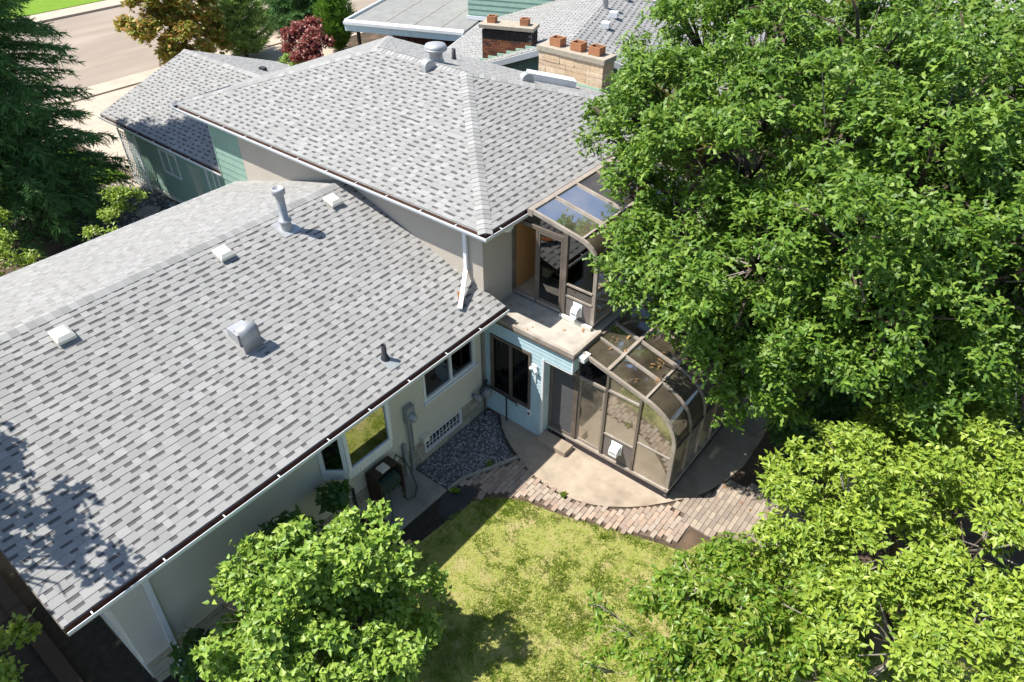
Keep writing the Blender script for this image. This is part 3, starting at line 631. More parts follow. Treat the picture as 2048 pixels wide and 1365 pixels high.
for (p, q) in ((A, Bp), (Bp, Cp), (Cp, Dp)):
    p3, q3 = Vector((*p, 0)), Vector((*q, 0)); d = (q3-p3).normalized(); n_ = Vector((d.y, -d.x, 0)); L = (q3-p3).length
    k = int(L/.085)
    for i in range(1, k): c = p3+d*(i*L/k)+n_*.004; MB().bar(c+Vector((0, 0, z0+.01)), c+Vector((0, 0, z0+.13)), .012, .01, n_).build('skirt_rib', m_white, bay)
boxpart('room_backing', m_dark, bay, -4.5, -.012, z0+.2, -2.95, -.004, z1-.1)
# blue bump-out with balcony on top
bump = boxpart('wall', m_mortar, house, .013, -1.53, -.1, .10, -1.24, 2.31, label='pale blue siding wall below the balcony')
for q in ((.013, -.17, -.1, .1, -.002, 2.31), (.013, -1.239, -.1, .1, -.171, .70), (.013, -1.239, 2.32, .1, -.002, 2.68)): boxpart('wall_core', m_mortar, bump, *q)
boxpart('wall_core', m_mortar, bump, .013, -2.27, 2.31, .25, -1.24, 2.68)
bwz = (-1.235, -.175, .73, 2.31)
nb_ = 27
for i in range(nb_):
    z = .03+i*.1
    spans = [(-1.54, -.004)] if z < .64 else ([(-1.54, -1.27), (-.14, -.004)] if z < 2.30 else [(-2.28, -.004)])
    for y0, y1 in spans: boardX(.012, y0, y1)(z, .1).build('siding_board', m_blue, bump)
boxpart('corner_trim', m_whitev, bump, -.006, -1.60, .03, .03, -1.542, 2.33, bevel=.004)
boxpart('corner_trim', m_whitev, bump, -.006, -2.31, 2.30, .03, -2.282, 2.74)
boxpart('corner_trim', m_blue, bump, -.004, -.0035, .03, .011, -.0005, 2.73)
boxpart('wall_return', m_blue, bump, .031, -1.60, .03, .255, -1.532, 2.31)
boxpart('header_soffit', m_whitev, bump, .001, -2.27, 2.285, .25, -1.61, 2.305)
boxpart('header_end', m_blue, bump, .031, -2.305, 2.31, 1.0, -2.272, 2.68)
window_frame('window', bump, 'x', .012, -1.265, -.145, .70, 2.31, .08, .06, m_bronze, m_darkpane, (-.70,), .03, label='dark bronze two-pane window in the blue wall')
boxpart('window_trim', m_whitev, bump, -.012, -1.27, .665, .011, -.14, .698)
boxpart('wall', m_panel, house, .26, -1.50, -.1, 4.2, -1.44, 2.66)
bal = boxpart('balcony', m_deck, house, .0, -2.27, 2.70, 7.0, -.004, 2.79, label='small flat balcony with stained membrane floor')
boxpart('kerb', m_bronzel, bal, -.035, -2.33, 2.745, .035, -.3, 2.84, label='tan metal balcony edge'); boxpart('kerb', m_bronzel, bal, .037, -2.33, 2.745, .96, -2.26, 2.838)
boxpart('drip_edge', m_bronze, bal, -.04, -2.335, 2.69, -.016, -.3, 2.742); boxpart('drip_edge', m_bronze, bal, -.014, -2.336, 2.69, .96, -2.315, 2.742)
# small fittings on the blue wall: outlet, pipe rail, flood light
boxpart('outlet', m_whitev, bump, -.03, -1.30, .52, -.004, -1.20, .66, bevel=.004); boxpart('outlet_cover', m_black, bump, -.036, -1.275, .555, -.031, -1.225, .625)
MB().tube([(-.09, -.02, .82), (-.09, -.55, .80), (-.09, -.93, .77), (-.09, -.96, .70)], .018, 8).build('gas_pipe', m_black, bump)
MB().tube([(-.09, -.66, .80), (-.09, -.66, .05)], .018, 8).build('gas_pipe', m_black, bump)
fl = MB().box(-.035, -1.44, 1.93, -.004, -1.30, 2.07).build('flood_light', m_whitev, bump, label='twin-head white flood light')
for sy in (-.04, .09):
    MB().lathe((0, 0, 0), [(0, 0), (.03, 0), (.055, .07), (.055, .1), (0, .095)], 12).build('lamp_head', m_whitev, fl, True).matrix_basis = Matrix.Translation((-.06, -1.38+sy, 1.97)) @ Matrix.Rotation(R(150 if sy < 0 else 120), 4, 'Y')
m = MB().box(-.02, -1.415, 1.60, -.004, -1.385, 1.93); m.build('conduit', m_whitev, fl)

# ------------------------------------------------------------------ roof fittings
def onL(x, y): return Vector((x, y, zl(y)))
def vent_box(x, y, label):
    S_ = [(-.125, -.125), (.125, -.125), (.125, .125), (-.125, .125)]
    m = MB(); bz = lambda q, k, h: Vector((x+q[0]*k, y+q[1]*k, zl(y+q[1]*k)+h))
    m.add([bz(q, 1.25, .012) for q in S_]+[bz(q, 1.25, .016) for q in S_], [(4, 5, 6, 7), (0, 1, 5, 4), (1, 2, 6, 5), (2, 3, 7, 6), (3, 0, 4, 7)])
    o = m.build('vent_flange', m_cap, house, label=label)
    m = MB(); v = [bz(q, 1.2, .06) for q in S_]+[bz(q, 1.2, .11) for q in S_]+[bz(q, .8, .16) for q in S_]
    m.add(v, [(0, 1, 2, 3), (0, 1, 5, 4), (1, 2, 6, 5), (2, 3, 7, 6), (3, 0, 4, 7), (4, 5, 9, 8), (5, 6, 10, 9), (6, 7, 11, 10), (7, 4, 8, 11), (8, 9, 10, 11)])
    m.build('vent_lid', m_ventw, o)
    MB().add([bz(q, .8, .01) for q in S_]+[bz(q, .8, .06) for q in S_], [(0, 1, 5, 4), (1, 2, 6, 5), (2, 3, 7, 6), (3, 0, 4, 7)]).build('vent_throat', m_dark, o)
vent_box(-3.44, 3.60, 'square cream roof vent in the middle of the row'); vent_box(-.72, 3.62, 'square cream roof vent nearest the upper storey'); vent_box(-6.57, 3.50, 'square cream roof vent nearest the left edge')
f0 = onL(-2.0, 3.58)
fl_ = MB().lathe(f0, [(.13, -.05), (.13, .06), (.10, .16), (.14, .17), (.14, .20), (.088, .215), (.088, .78), (.088, .80)], 18).build('flue_pipe', m_galv, house, True, label='tall galvanised furnace flue with a round cap')
MB().lathe(f0, [(.05, .76), (.13, .78), (.135, .86), (.12, .90), (.105, .905), (.1, .88), (0, .87)], 18).build('flue_cap', m_galv, fl_, True)
MB().add([onL(x, y)+Vector((0, 0, .02)) for x, y in ((-2.22, 3.36), (-1.78, 3.36), (-1.78, 3.8), (-2.22, 3.8))], [(0, 1, 2, 3)]).build('flashing', m_galv, fl_)
# range-hood exhaust: box with curved hood
hx, hy = -4.42, 1.72; h0 = onL(hx, hy)
eh = MB().prism([(hx-.14, hy+.30, zl(hy+.3)), (hx-.14, hy-.02, zl(hy)), (hx-.14, hy-.02, zl(hy)+.26), (hx-.14, hy+.30, zl(hy+.3)+.19)], (.32, 0, 0)).build('exhaust_hood', m_galv, house, label='boxy galvanised exhaust hood with a curved front')
pr = [(hy+.02, .42), (hy-.04, .48), (hy-.10, .49), (hy-.17, .455), (hy-.20, .37), (hy-.205, .015)]
m = MB(); vs = []
for y, z in pr: vs += [(hx-.17, y, zl(hy-.2)+z), (hx+.19, y, zl(hy-.2)+z)]
m.add(vs, [(2*i, 2*i+1, 2*i+3, 2*i+2) for i in range(len(pr)-1)]); ho = m.build('curved_hood', m_galv, eh, True); sd_ = ho.modifiers.new('s', 'SOLIDIFY'); sd_.thickness = .012
m = MB()
m.add([(hx+.18, y, zl(hy-.2)+z) for y, z in pr]+[(hx+.18, hy-.15, zl(hy-.2)+.04), (hx+.18, hy-.14, zl(hy-.2)+.34)], [tuple(range(len(pr)+2))]); sdm = m.build('hood_side', m_galv, eh); q = sdm.modifiers.new('s', 'SOLIDIFY'); q.thickness = .01
MB().prism([(hx-.19, hy-.25, zl(hy-.25)+.016), (hx+.22, hy-.25, zl(hy-.25)+.016), (hx+.22, hy+.33, zl(hy+.33)+.016), (hx-.19, hy+.33, zl(hy+.33)+.016)], (0, 0, .004)).build('flashing', m_cap, eh)
# black plumbing stack
b0 = onL(-2.78, .01)
pp = MB().lathe(b0, [(.10, -.03), (.075, .05), (.06, .09), (.048, .10), (.048, .33), (.040, .33), (.040, .1)], 16).build('plumbing_stack', m_black, house, True, label='black plastic plumbing vent near the lower eave')
MB().add([onL(x, y)+Vector((0, 0, .018)) for x, y in ((-2.90, -.26), (-2.66, -.26), (-2.66, .10), (-2.90, .10))], [(0, 1, 2, 3)]).build('flashing', m_grey, pp)
# upper roof: turbine, half-round vents, stack, hood
zE = lambda x: ze2+s2_*(xE-x); zW = lambda x: ze2+s2_*(x-xe); zS = lambda y: ze2+s2_*(y-yS)
t0 = Vector((4.15, 5.05, zE(4.15)))
tb = MB().lathe(t0, [(.22, -.1), (.20, .04), (.17, .08), (.17, .22), (.23, .26), (.28, .32), (.285, .38), (.25, .43), (.14, .46), (0, .465)], 22).build('turbine_vent', m_galv, house, True, label='round galvanised vent on the upper ridge')
MB().lathe(t0, [(.27, .29), (.295, .30), (.295, .335), (.27, .345)], 22).build('vent_band', m_galv, tb, True)
def halfround(c, dirn, label, r_=.16, L=.22):
    c = Vector(c); d = Vector(dirn).normalized(); sd = d.cross(Vector((0, 0, 1))).normalized(); n = 10; A_ = []; 
    for i in range(n+1): t = math.pi*i/n; A_.append(c+sd*(r_*math.cos(t))+Vector((0, 0, .1+r_*math.sin(t))))
    poly = [c+sd*r_-Vector((0, 0, .1))]+A_+[c-sd*r_-Vector((0, 0, .1))]
    return MB().prism(poly, d*L).build('half_round_vent', m_galv, house, label=label)
halfround((3.45, 4.72, zW(3.4)-.03), (-.25, -1, 0), 'half-round metal vent at the upper ridge'); halfround((5.25, 3.05, zE(5.25)-.02), (-.5, -.9, 0), 'half-round metal vent on the far hip')
MB().lathe((5.74, 5.93, zE(5.74)), [(.1, -.05), (.06, .05), (.055, .3), (.045, .3), (.045, .1)], 14).build('plumbing_stack', m_black, house, True, label='short black plumbing vent behind the upper ridge')
MB().bar((5.75, 3.35, zE(5.75)+.12), (6.75, 2.55, zE(6.75)+.12), .34, .2).build('skylight', m_whitev, house, label='pale metal skylight box on the far slope')
boxpart('garage_vent', m_black, house, 4.35, 13.25, 4.0, 4.5, 13.5, 4.13, label='small black vent on the far garage slope')
# downspouts
d1 = MB(); d1.bar((-.05, .42, 4.84), (-.05, .42, 3.72), .085, .06, (1, 0, 0)); d1.build('downspout', m_white, house, label='white downspout on the tan stucco wall, kinked onto the roof')
MB().bar((-.05, .43, 3.73), (-.80, -.06, zl(-.06)+.06), .09, .06).build('downspout', m_white, house, label='white downspout tail lying on the lower roof')
MB().add([onL(x, y)+Vector((0, 0, .019)) for x, y in ((-.66, .10), (-.58, .02), (-.50, .12), (-.42, .22), (-.45, .33), (-.53, .27), (-.60, .22))], [(0, 1, 2, 3, 4)]).build('rust_stain', m_rust, house, label='rust coloured leaf litter beside the downspout tail')
m = MB(); m.bar((-7.82, -.42, 3.02), (-7.84, -.06, 2.55), .09, .065); m.bar((-7.84, -.05, 2.56), (-7.95, -.05, .35), .09, .065, (0, 1, 0)); m.bar((-7.95, -.05, .36), (-8.05, -.30, .12), .09, .065)
m.build('downspout', m_white, house, label='white downspout on the cream wall behind the lilac')
# meters
em = MB().box(-2.56, -.13, 1.50, -2.33, -.002, 1.92).build('electric_meter', m_grey, house, label='grey electric meter box with round glass dial', bevel=.008)
MB().lathe((0, 0, 0), [(.10, 0), (.10, .04), (.085, .05), (.08, .11), (.05, .13), (0, .13)], 16).build('meter_dial', m_galv, em, True).matrix_basis = Matrix.Translation((-2.445, -.131, 1.66)) @ Matrix.Rotation(R(90), 4, 'X')
MB().tube([(-2.50, -.07, 1.5), (-2.50, -.07, .03)], .03, 8).build('conduit', m_grey, em); MB().tube([(-2.42, -.06, 1.5), (-2.42, -.06, .62)], .022, 8).build('conduit', m_grey, em)
MB().box(-2.72, -.10, .05, -2.64, -.03, 1.0).build('conduit', m_grey, em, bevel=.01); boxpart('wall_hood', m_ventw, house, -2.2, -.14, .66, -2.02, -.002, .82, label='small beige vent hood beside the basement window')
gm = MB().lathe((0, 0, 0), [(0, -.1), (.09, -.1), (.115, -.06), (.115, .06), (.09, .1), (0, .1)], 14).build('gas_meter', m_grey, house, True, label='grey gas meter in the corner by the blue wall'); gm.matrix_basis = Matrix.Translation((-.22, -.17, .74)) @ Matrix.Rotation(R(90), 4, 'X')
MB().tube([(-.30, -.16, .86), (-.32, -.16, 1.02), (-.16, -.16, 1.04), (-.12, -.1, 1.02), (-.09, -.02, .82)], .022, 8).build('gas_pipe', m_black, gm).matrix_parent_inverse = gm.matrix_basis.inverted()
MB().tube([(-.26, -.16, .66), (-.27, -.16, .02)], .02, 8).build('gas_pipe', m_black, gm).matrix_parent_inverse = gm.matrix_basis.inverted()
rg_ = MB().lathe((0, 0, 0), [(0, -.05), (.1, -.05), (.13, 0), (.1, .05), (0, .05)], 14).build('gas_regulator', m_grey, house, True); rg_.matrix_basis = Matrix.Translation((-.50, -.16, .76)) @ Matrix.Rotation(R(90), 4, 'Y')
MB().tube([(-.5, -.16, .78), (-.3, -.16, .86)], .02, 8).build('gas_pipe', m_black, rg_).matrix_parent_inverse = rg_.matrix_basis.inverted()
MB().tube([(-.5, -.16, .76), (-.5, -.001, .76)], .02, 8).build('gas_pipe', m_black, rg_).matrix_parent_inverse = rg_.matrix_basis.inverted()
MB().tube([(-.22, -.1, .74), (-.22, -.001, .74)], .02, 8).build('gas_pipe', m_black, gm).matrix_parent_inverse = gm.matrix_basis.inverted()
MB().lathe((0, 0, 0), [(0, 0), (.13, .0), (.15, -.06), (.10, -.16), (0, -.2)], 16).build('eave_light', m_whitev, house, True, label='round white lamp under the upper eave').matrix_basis = Matrix.Translation((.52, -.2, 4.79))
# stone chimney
cx0, cx1, cy0, cy1, cz0, cz1 = 7.62, 8.12, 2.22, 4.38, 3.9, 5.60
ch = boxpart('chimney', m_mortar, house, cx0+.02, cy0+.02, cz0, cx1-.02, cy1-.02, cz1, label='buff stone chimney with three clay flues')
am = MB().box(-.5, -.5, -.5, .5, .5, .5).mesh('stone', m_ashlar); bb = bmesh.new(); bb.from_mesh(am); bmesh.ops.subdivide_edges(bb, edges=list(bb.edges), cuts=1)
rdd = random.Random(9)
for v in bb.verts: v.co += Vector((rdd.uniform(-.03, .03), rdd.uniform(-.03, .03), rdd.uniform(-.03, .03)))
bb.to_mesh(am); bb.free()
z = 4.5
for hh in (.17, .11, .15, .11, .2, .13, .23):
    h_ = min(hh, cz1-z); y = cy0
    while y < cy1-.02:
        L = rd.uniform(.2, .75); y1 = min(y+L, cy1)
        if y1 > cy1-.12: y1 = cy1
        piece('stone', am, ch, (cx0+.02, (y+y1)/2, z+h_/2), 0, (.08+rd.uniform(0, .03), y1-y-.012, h_-.012)); y = y1
    x = cx0+.07
    while x < cx1-.01:
        x1 = min(x+rd.uniform(.2, .5), cx1)
        if x1 > cx1-.1: x1 = cx1
        piece('stone', am, ch, ((x+x1)/2, cy0+.01, z+h_/2), 0, (x1-x-.012, .07, h_-.012)); x = x1
    z += hh
cap = boxpart('cap', m_capst, ch, cx0-.06, cy0-.06, cz1+.002, cx1+.06, cy1+.06, cz1+.16, bevel=.015)
for y in (2.62, 3.22, 3.92):
    m = MB(); a_, b_, t = .15, .18, .03
    for q in ((-a_, -b_, a_, -b_+t), (-a_, b_-t, a_, b_), (-a_, -b_+t, -a_+t, b_-t), (a_-t, -b_+t, a_, b_-t)): m.box(7.87+q[0], y+q[1], cz1+.17, 7.87+q[2], y+q[3], cz1+.38)
    m.build('flue', m_flue, ch)
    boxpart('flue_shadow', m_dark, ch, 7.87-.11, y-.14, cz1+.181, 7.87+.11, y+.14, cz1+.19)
boxpart('flashing', m_greenw, ch, cx0-.035, cy0-.03, 4.3, cx1+.02, cy1+.03, 4.98)

# ------------------------------------------------------------------ sunrooms
def sunroom(name, label, x0, bays, bw_, prof, z0, base_top, roof_start=0):
    """prof: (y,z) of the glass line from the house out and down to the sill"""
    sr = thing(name, (x0, prof[-1][0], z0), label, 'sunroom'); x1 = x0+bays*bw_
    for i in range(bays+1):
        m = MB(); x = x0+i*bw_; w_ = .06 if i in (0, bays) else .05
        vs = []; n_ = len(prof)
        for k in range(n_):                        # ribbon rafter following the profile
            p = Vector((prof[max(k-1, 0)][0], prof[max(k-1, 0)][1])); q = Vector((prof[min(k+1, n_-1)][0], prof[min(k+1, n_-1)][1])); d = (q-p).normalized(); nr = Vector((-d.y, d.x))
            if nr.y < 0 and k < n_//2 or (nr.x > 0 and k >= n_//2): nr = -nr
            for hh in (.03, -.05):
                for s_ in (-.5, .5): vs.append((x+s_*w_, prof[k][0]+nr.x*hh, prof[k][1]+nr.y*hh))
        fs = []
        for k in range(n_-1):
            a = 4*k; fs += [(a, a+1, a+5, a+4), (a+2, a+6, a+7, a+3), (a, a+4, a+6, a+2), (a+1, a+3, a+7, a+5)]
        fs += [(0, 2, 3, 1), (4*n_-4, 4*n_-3, 4*n_-1, 4*n_-2)]
        m.add(vs, fs); m.build('rafter', m_bronzel, sr)
    return sr, x1
def glass_strip(sr, x, bw_, pts, mat, name='pane'):
    m = MB(); vs = []
    for y, z in pts: vs += [(x+.03, y, z), (x+bw_-.03, y, z)]
    m.add(vs, [(2*i, 2*i+1, 2*i+3, 2*i+2) for i in range(len(pts)-1)])
    o = m.build(name, mat, sr, len(pts) > 2)
    return o
# lower sunroom
bez = lambda t, a, b, c, d: a*(1-t)**3+3*b*t*(1-t)**2+3*c*t*t*(1-t)+d*t**3
arc = [(bez(i/10, -3.84, -4.22, -4.60, -4.605), bez(i/10, 2.345, 2.245, 2.02, 1.42)) for i in range(11)]
profL = [(-2.30, 2.745), (-2.95, 2.575)]+arc+[(-4.615, .30)]
srL, xl = sunroom('sunroom', 'large curved-glass bronze sunroom standing on the ground patio', .26, 6, .62, profL, .035, .3)
for i in range(6):
    x = .26+i*.62
    glass_strip(srL, x, .62, profL[:2], m_roofglass); glass_strip(srL, x, .62, profL[1:3], m_roofglass); glass_strip(srL, x, .62, arc, m_roofglass); glass_strip(srL, x, .62, [arc[-1], (-4.615, .30)], m_frontglass)
MB().bar((.26, -2.95, 2.585), (xl, -2.95, 2.585), .07, .06).build('purlin', m_bronzel, srL); MB().bar((.26, -3.84, 2.35), (xl, -3.84, 2.35), .05, .05).build('purlin', m_bronzel, srL)
MB().bar((.26, -2.33, 2.70), (xl, -2.33, 2.70), .06, .12).build('ledger', m_bronze, srL); MB().bar((.26, -4.605, 1.42), (xl, -4.605, 1.42), .06, .05).build('purlin', m_bronze, srL)
MB().bar((.20, -4.62, .29), (xl, -4.62, .29), .09, .07).build('sill', m_bronzel, srL); MB().bar((.255, -1.62, .225), (.255, -4.64, .255), .10, .06).build('sill', m_bronzel, srL)
bs = MB().box(.24, -4.63, .0, xl, -1.62, .185).build('base', m_mortar, srL)
kb_ = MB().box(-.5, -.5, -.5, .5, .5, .5).mesh('brick', m_brickb)
for j in range(3):
    z = .06+j*.06
    for i in range(16):
        y = -1.72-i*.19-(.095 if j % 2 else 0)
        if y > -4.62: piece('brick', kb_, bs, (.238, y, z), 0, (.03, .18, .05))
    for i in range(18):
        x = .34+i*.2+(.1 if j % 2 else 0)
        if x < xl: piece('brick', kb_, bs, (x, -4.632, z), 0, (.19, .03, .05))
boxpart('floor', m_floor, srL, .30, -4.55, .187, xl-.02, -1.55, .20)
def vbar(sr, x, y, z0, z1, w_=.06, d_=.07, mat=None, name='post'): return MB().box(x-d_/2, y-w_/2, z0, x+d_/2, y+w_/2, z1).build(name, mat or m_bronze, sr)
def prz(prof, y):
    for (a, za), (b, zb) in zip(prof[:-1], prof[1:]):
        if b <= y <= a and a != b: return za+(zb-za)*(a-y)/(a-b)
    return prof[0][1] if y > prof[0][0] else prof[-1][1]
X = .26
for y, zt in ((-1.61, 2.30), (-2.30, 2.70), (-3.00, prz(profL, -3.0)), (-3.77, prz(profL, -3.77))): vbar(srL, X, y, .25, zt-.03, .055)
MB().box(X-.03, -2.97, 2.07, X+.03, -1.64, 2.13).build('rail', m_bronzel, srL); MB().box(X-.03, -3.74, 2.10, X+.03, -3.03, 2.15).build('rail', m_bronzel, srL)
MB().box(X-.03, -3.74, .90, X+.03, -3.03, .945).build('rail', m_bronzel, srL); MB().box(X-.025, -4.58, 1.13, X+.025, -3.80, 1.165).build('rail', m_bronzel, srL)
def ypane(sr, x, pts, mat, name='pane', th=.008): return MB().prism([(x-th/2, y, z) for y, z in pts], (th, 0, 0)).build(name, mat, sr)
dr = MB(); 
def doorleaf(sr, x, y0, y1, z0, z1, mat, fr=.05, nm='door', label=None, mf=None):
    m = MB(); m.box(x-.02, y0, z0, x+.02, y0+fr, z1).box(x-.02, y1-fr, z0, x+.02, y1, z1).box(x-.02, y0+fr, z0, x+.02, y1-fr, z0+fr*1.6).box(x-.02, y0+fr, z1-fr, x+.02, y1-fr, z1)
    d = m.build(nm, mf or m_bronze, sr, label=label); MB().box(x-.004, y0+fr, z0+fr*1.6, x+.004, y1-fr, z1-fr).build('pane', mat, d); return d
d = doorleaf(srL, .245, -2.27, -1.64, .26, 2.06, m_screen, label='grey screen door of the lower sunroom')
d = doorleaf(srL, .285, -2.96, -2.33, .26, 2.06, m_sunglass, label='glass sliding door of the lower sunroom', mf=m_bronzel); MB().box(.25, -2.39, 1.05, .262, -2.36, 1.3).build('handle', m_bronze, d)
ypane(srL, X, [(-2.34, 2.14), (-2.96, 2.14), (-2.96, 2.53), (-2.34, 2.68)], m_glass); ypane(srL, X, [(-3.04, 2.16), (-3.73, 2.16), (-3.73, 2.33), (-3.04, 2.50)], m_sunglass)
ypane(srL, X, [(-3.04, .95), (-3.73, .95), (-3.73, 2.09), (-3.04, 2.09)], m_sunglass); ypane(srL, X, [(-3.04, .29), (-3.73, .29), (-3.73, .89), (-3.04, .89)], m_panel, 'kick_panel', .02)
ypane(srL, X, [(-3.81, 1.17), (-4.58, 1.17)]+[(y+.01, z-.05) for y, z in arc[::-1]]+[(-3.82, 2.30)], m_sunglass); ypane(srL, X, [(-3.81, .29), (-4.59, .29), (-4.58, 1.12), (-3.81, 1.12)], m_sunglass)
def vent_hood(sr, x, y, z, w_, label):
    o = MB().box(x-.02, y-w_/2-.03, z-.13, x-.002, y+w_/2+.03, z+.17).build('vent_hood', m_whitev, sr, label=label)
    MB().prism([(x-.021, y-w_/2, z-.11), (x-.17, y-w_/2, z-.11), (x-.17, y-w_/2, z+.02), (x-.12, y-w_/2, z+.1), (x-.021, y-w_/2, z+.13)], (0, w_, 0)).build('hood', m_whitev, o, bevel=.01)
    MB().box(x-.174, y-w_/2+.03, z-.02, x-.171, y+w_/2-.03, z+.015).build('label_strip', m_grey, o)
vent_hood(srL, .25, -3.37, .66, .2, 'white exhaust hood on the lower sunroom panel')
m = MB()                                            # blinds seen in the transom
for i in range(9): m.bar((.36, -2.36-.03*i, 2.2), (.36, -2.5-.055*i, 2.56-.02*i), .012, .004, (1, 0, 0))
m.build('blind_strings', m_curtain, srL)['kind'] = 'stuff'
st = boxpart('door_step', m_conc, None, -.17, -2.36, .036, .15, -1.60, .17, bevel=.012); tag(st, 'low concrete slab step before the lower sunroom door', 'step')
# gutter end piece by the balcony
boxpart('gutter_end', m_whitev, srL, .10, -2.50, 2.62, .34, -2.345, 2.74, bevel=.01)
# upper sunroom
arcU = [(-1.70, 4.785), (-1.83, 4.74), (-1.94, 4.66), (-2.02, 4.56), (-2.07, 4.43), (-2.09, 4.28)]
profU = [(-.50, 5.0), (-1.1, 4.895)]+arcU+[(-2.10, 2.95)]
profU = [(y, z-.03) for y, z in profU]; arcU = profU[2:-1]
srU, xu = sunroom('sunroom', 'smaller curved-glass bronze sunroom on the balcony under the upper eave', .97, 5, .755, profU, 2.79, 2.9)
for i in range(5):
    x = .97+i*.755
    glass_strip(srU, x, .755, [profU[0], arcU[0]], m_roofglass); glass_strip(srU, x, .755, arcU, m_roofglass); glass_strip(srU, x, .755, [arcU[-1], profU[-1]], m_sunglass)
MB().bar((.93, -.46, 4.93), (xu, -.46, 4.93), .12, .14).build('ledger', m_bronzel, srU); MB().bar((.97, -1.70, 4.76), (xu, -1.70, 4.76), .05, .05).build('purlin', m_bronzel, srU)
MB().bar((1.4, -.75, 4.86), (1.4, -1.6, 4.71), .04, .04).build('purlin', m_bronzel, srU)
MB().bar((.93, -2.1, 2.93), (xu, -2.1, 2.93), .08, .08).build('sill', m_bronzel, srU); boxpart('base', m_panel, srU, .96, -2.10, 2.792, xu, -.02, 2.86)
boxpart('floor', m_floor, srU, 1.02, -2.05, 2.861, xu-.03, -.03, 2.875)
boxpart('back_panelling', m_woodp, srU, 1.04, -.03, 2.88, xu-.05, -.006, 4.75); boxpart('end_panel', m_panel, srU, xu-.05, -2.05, 2.88, xu-.02, -.04, 4.6)
X = .97
for y, zt in ((-.03, 4.74), (-.65, 4.62), (-1.35, 4.81)): vbar(srU, X, y, 2.86, zt-.03, .06 if y > -1 else .10, .08)
MB().box(X-.035, -1.30, 4.60, X+.035, -.06, 4.68).build('rail', m_bronze, srU); MB().box(X-.035, -1.33, 2.862, X+.035, -.06, 2.91).build('rail', m_bronzel, srU)
ypane(srU, X, [(-.1, 4.69), (-1.30, 4.69), (-1.30, 4.78), (-.5, 4.93), (-.1, 4.93)], m_glass)
doorleaf(srU, .955, -1.29, -.68, 2.915, 4.59, m_glass, .045, label='glass sliding door of the upper sunroom, pushed half open')
MB().box(X-.03, -2.07, 3.60, X+.03, -1.41, 3.64).build('rail', m_bronzel, srU); MB().box(X-.03, -2.08, 3.32, X+.03, -1.41, 3.36).build('rail', m_bronzel, srU)
ypane(srU, X, [(-1.41, 3.65), (-2.07, 3.65)]+[(y+.02, z-.05) for y, z in arcU[::-1]]+[(-1.41, 4.76)], m_glass); ypane(srU, X, [(-1.41, 3.37), (-2.07, 3.37), (-2.07, 3.59), (-1.41, 3.59)], m_glass)
ypane(srU, X, [(-1.41, 2.87), (-2.08, 2.87), (-2.08, 3.31), (-1.41, 3.31)], m_panel, 'kick_panel', .03)
MB().box(.86, -2.12, 2.80, .93, -1.32, 2.87).build('threshold', m_ventw, srU)
vent_hood(srU, .955, -1.72, 3.10, .16, 'rust-stained white exhaust hood on the upper sunroom panel')
boxpart('cabinet', m_woodp, srU, 1.6, -1.9, 2.876, 2.3, -1.3, 3.3)

# ------------------------------------------------------------------ hose reel
hr = thing('hose_reel', (-3.4, -.25, .06), 'brown wooden hose reel box with coiled dark hose on the concrete pad', 'hose reel')
for x in (-3.70, -3.12): MB().box(x-.02, -.46, .36, x+.02, -.06, 1.02).build('side_panel', m_woodd, hr)
MB().box(-3.68, -.14, .42, -3.14, -.11, 1.0).build('back_panel', m_woodd, hr); MB().box(-3.70, -.34, 1.022, -3.12, -.06, 1.05).build('lid', m_woodd, hr)
for x in (-3.69, -3.13):
    for y in (-.43, -.09): MB().box(x-.025, y-.025, .06, x+.025, y+.025, .358).build('leg', m_woodd, hr)
d = MB()
for i in range(11): 
    xx = -3.64+i*.044; d.tube([(xx, -.28+.17*math.cos(t*.5236), .68+.17*math.sin(t*.5236)) for t in range(13)], .021, 6, caps=False)
d.build('hose_coil', m_hose, hr)
d = MB(); d.tube([(-3.66, -.28, .68), (-3.16, -.28, .68)], .12, 12); d.build('drum', m_woodd, hr)
MB().tube([(-3.3, -.46, .66), (-3.28, -.56, .45), (-3.22, -.62, .2), (-3.0, -.6, .09), (-2.8, -.45, .1), (-2.74, -.25, .35), (-2.73, -.1, .6), (-2.95, -.1, .95), (-3.1, -.2, .98)], .014, 8).build('hose', m_hose, hr, True)
MB().tube([(-3.55, -.46, .62), (-3.6, -.58, .4), (-3.66, -.62, .15), (-3.75, -.7, .09)], .014, 8).build('hose', m_hose, hr, True)
MB().box(-3.52, -.33, 1.051, -3.32, -.14, 1.09).build('tray', m_ventw, hr)
MB().tube([(-4.06, -.05, .9), (-4.06, -.06, .03)], .03, 8).build('standpipe', m_black, house, label='dark standpipe on the cream wall')
# lattice and shovel by the garage
la = thing('lattice', (.12, 15.2, .83), 'white diagonal garden lattice leaning by the garage corner', 'lattice')
for i in range(-12, 14):
    for sg in (1, -1):
        a0 = i*.12; pts = []
        y0, y1, zb, zt = 14.75, 15.72, .85, 2.75
        # clip diagonal line z = zb + (y-ys)*sg*1.2
        ys_ = y0+a0 if sg > 0 else y1-a0
        p = []
        lo = (y0, zb+(y0-ys_)*sg*1.9); hi = (y1, zb+(y1-ys_)*sg*1.9)
        (ya, za), (yb, zb2) = (lo, hi) if lo[1] < hi[1] else (hi, lo)
        f = lambda zz: ya+(yb-ya)*(zz-za)/(zb2-za)
        if zb2 <= zb or za >= zt: continue
        A_ = (f(zb), zb) if za < zb else (ya, za); B_ = (f(zt), zt) if zb2 > zt else (yb, zb2)
        if math.hypot(A_[0]-B_[0], A_[1]-B_[1]) < .1: continue
        MB().bar((.20-.006*sg, A_[0], A_[1]), (.20-.006*sg, B_[0], B_[1]), .028, .008, (1, 0, 0)).build('lath', m_whitev, la)
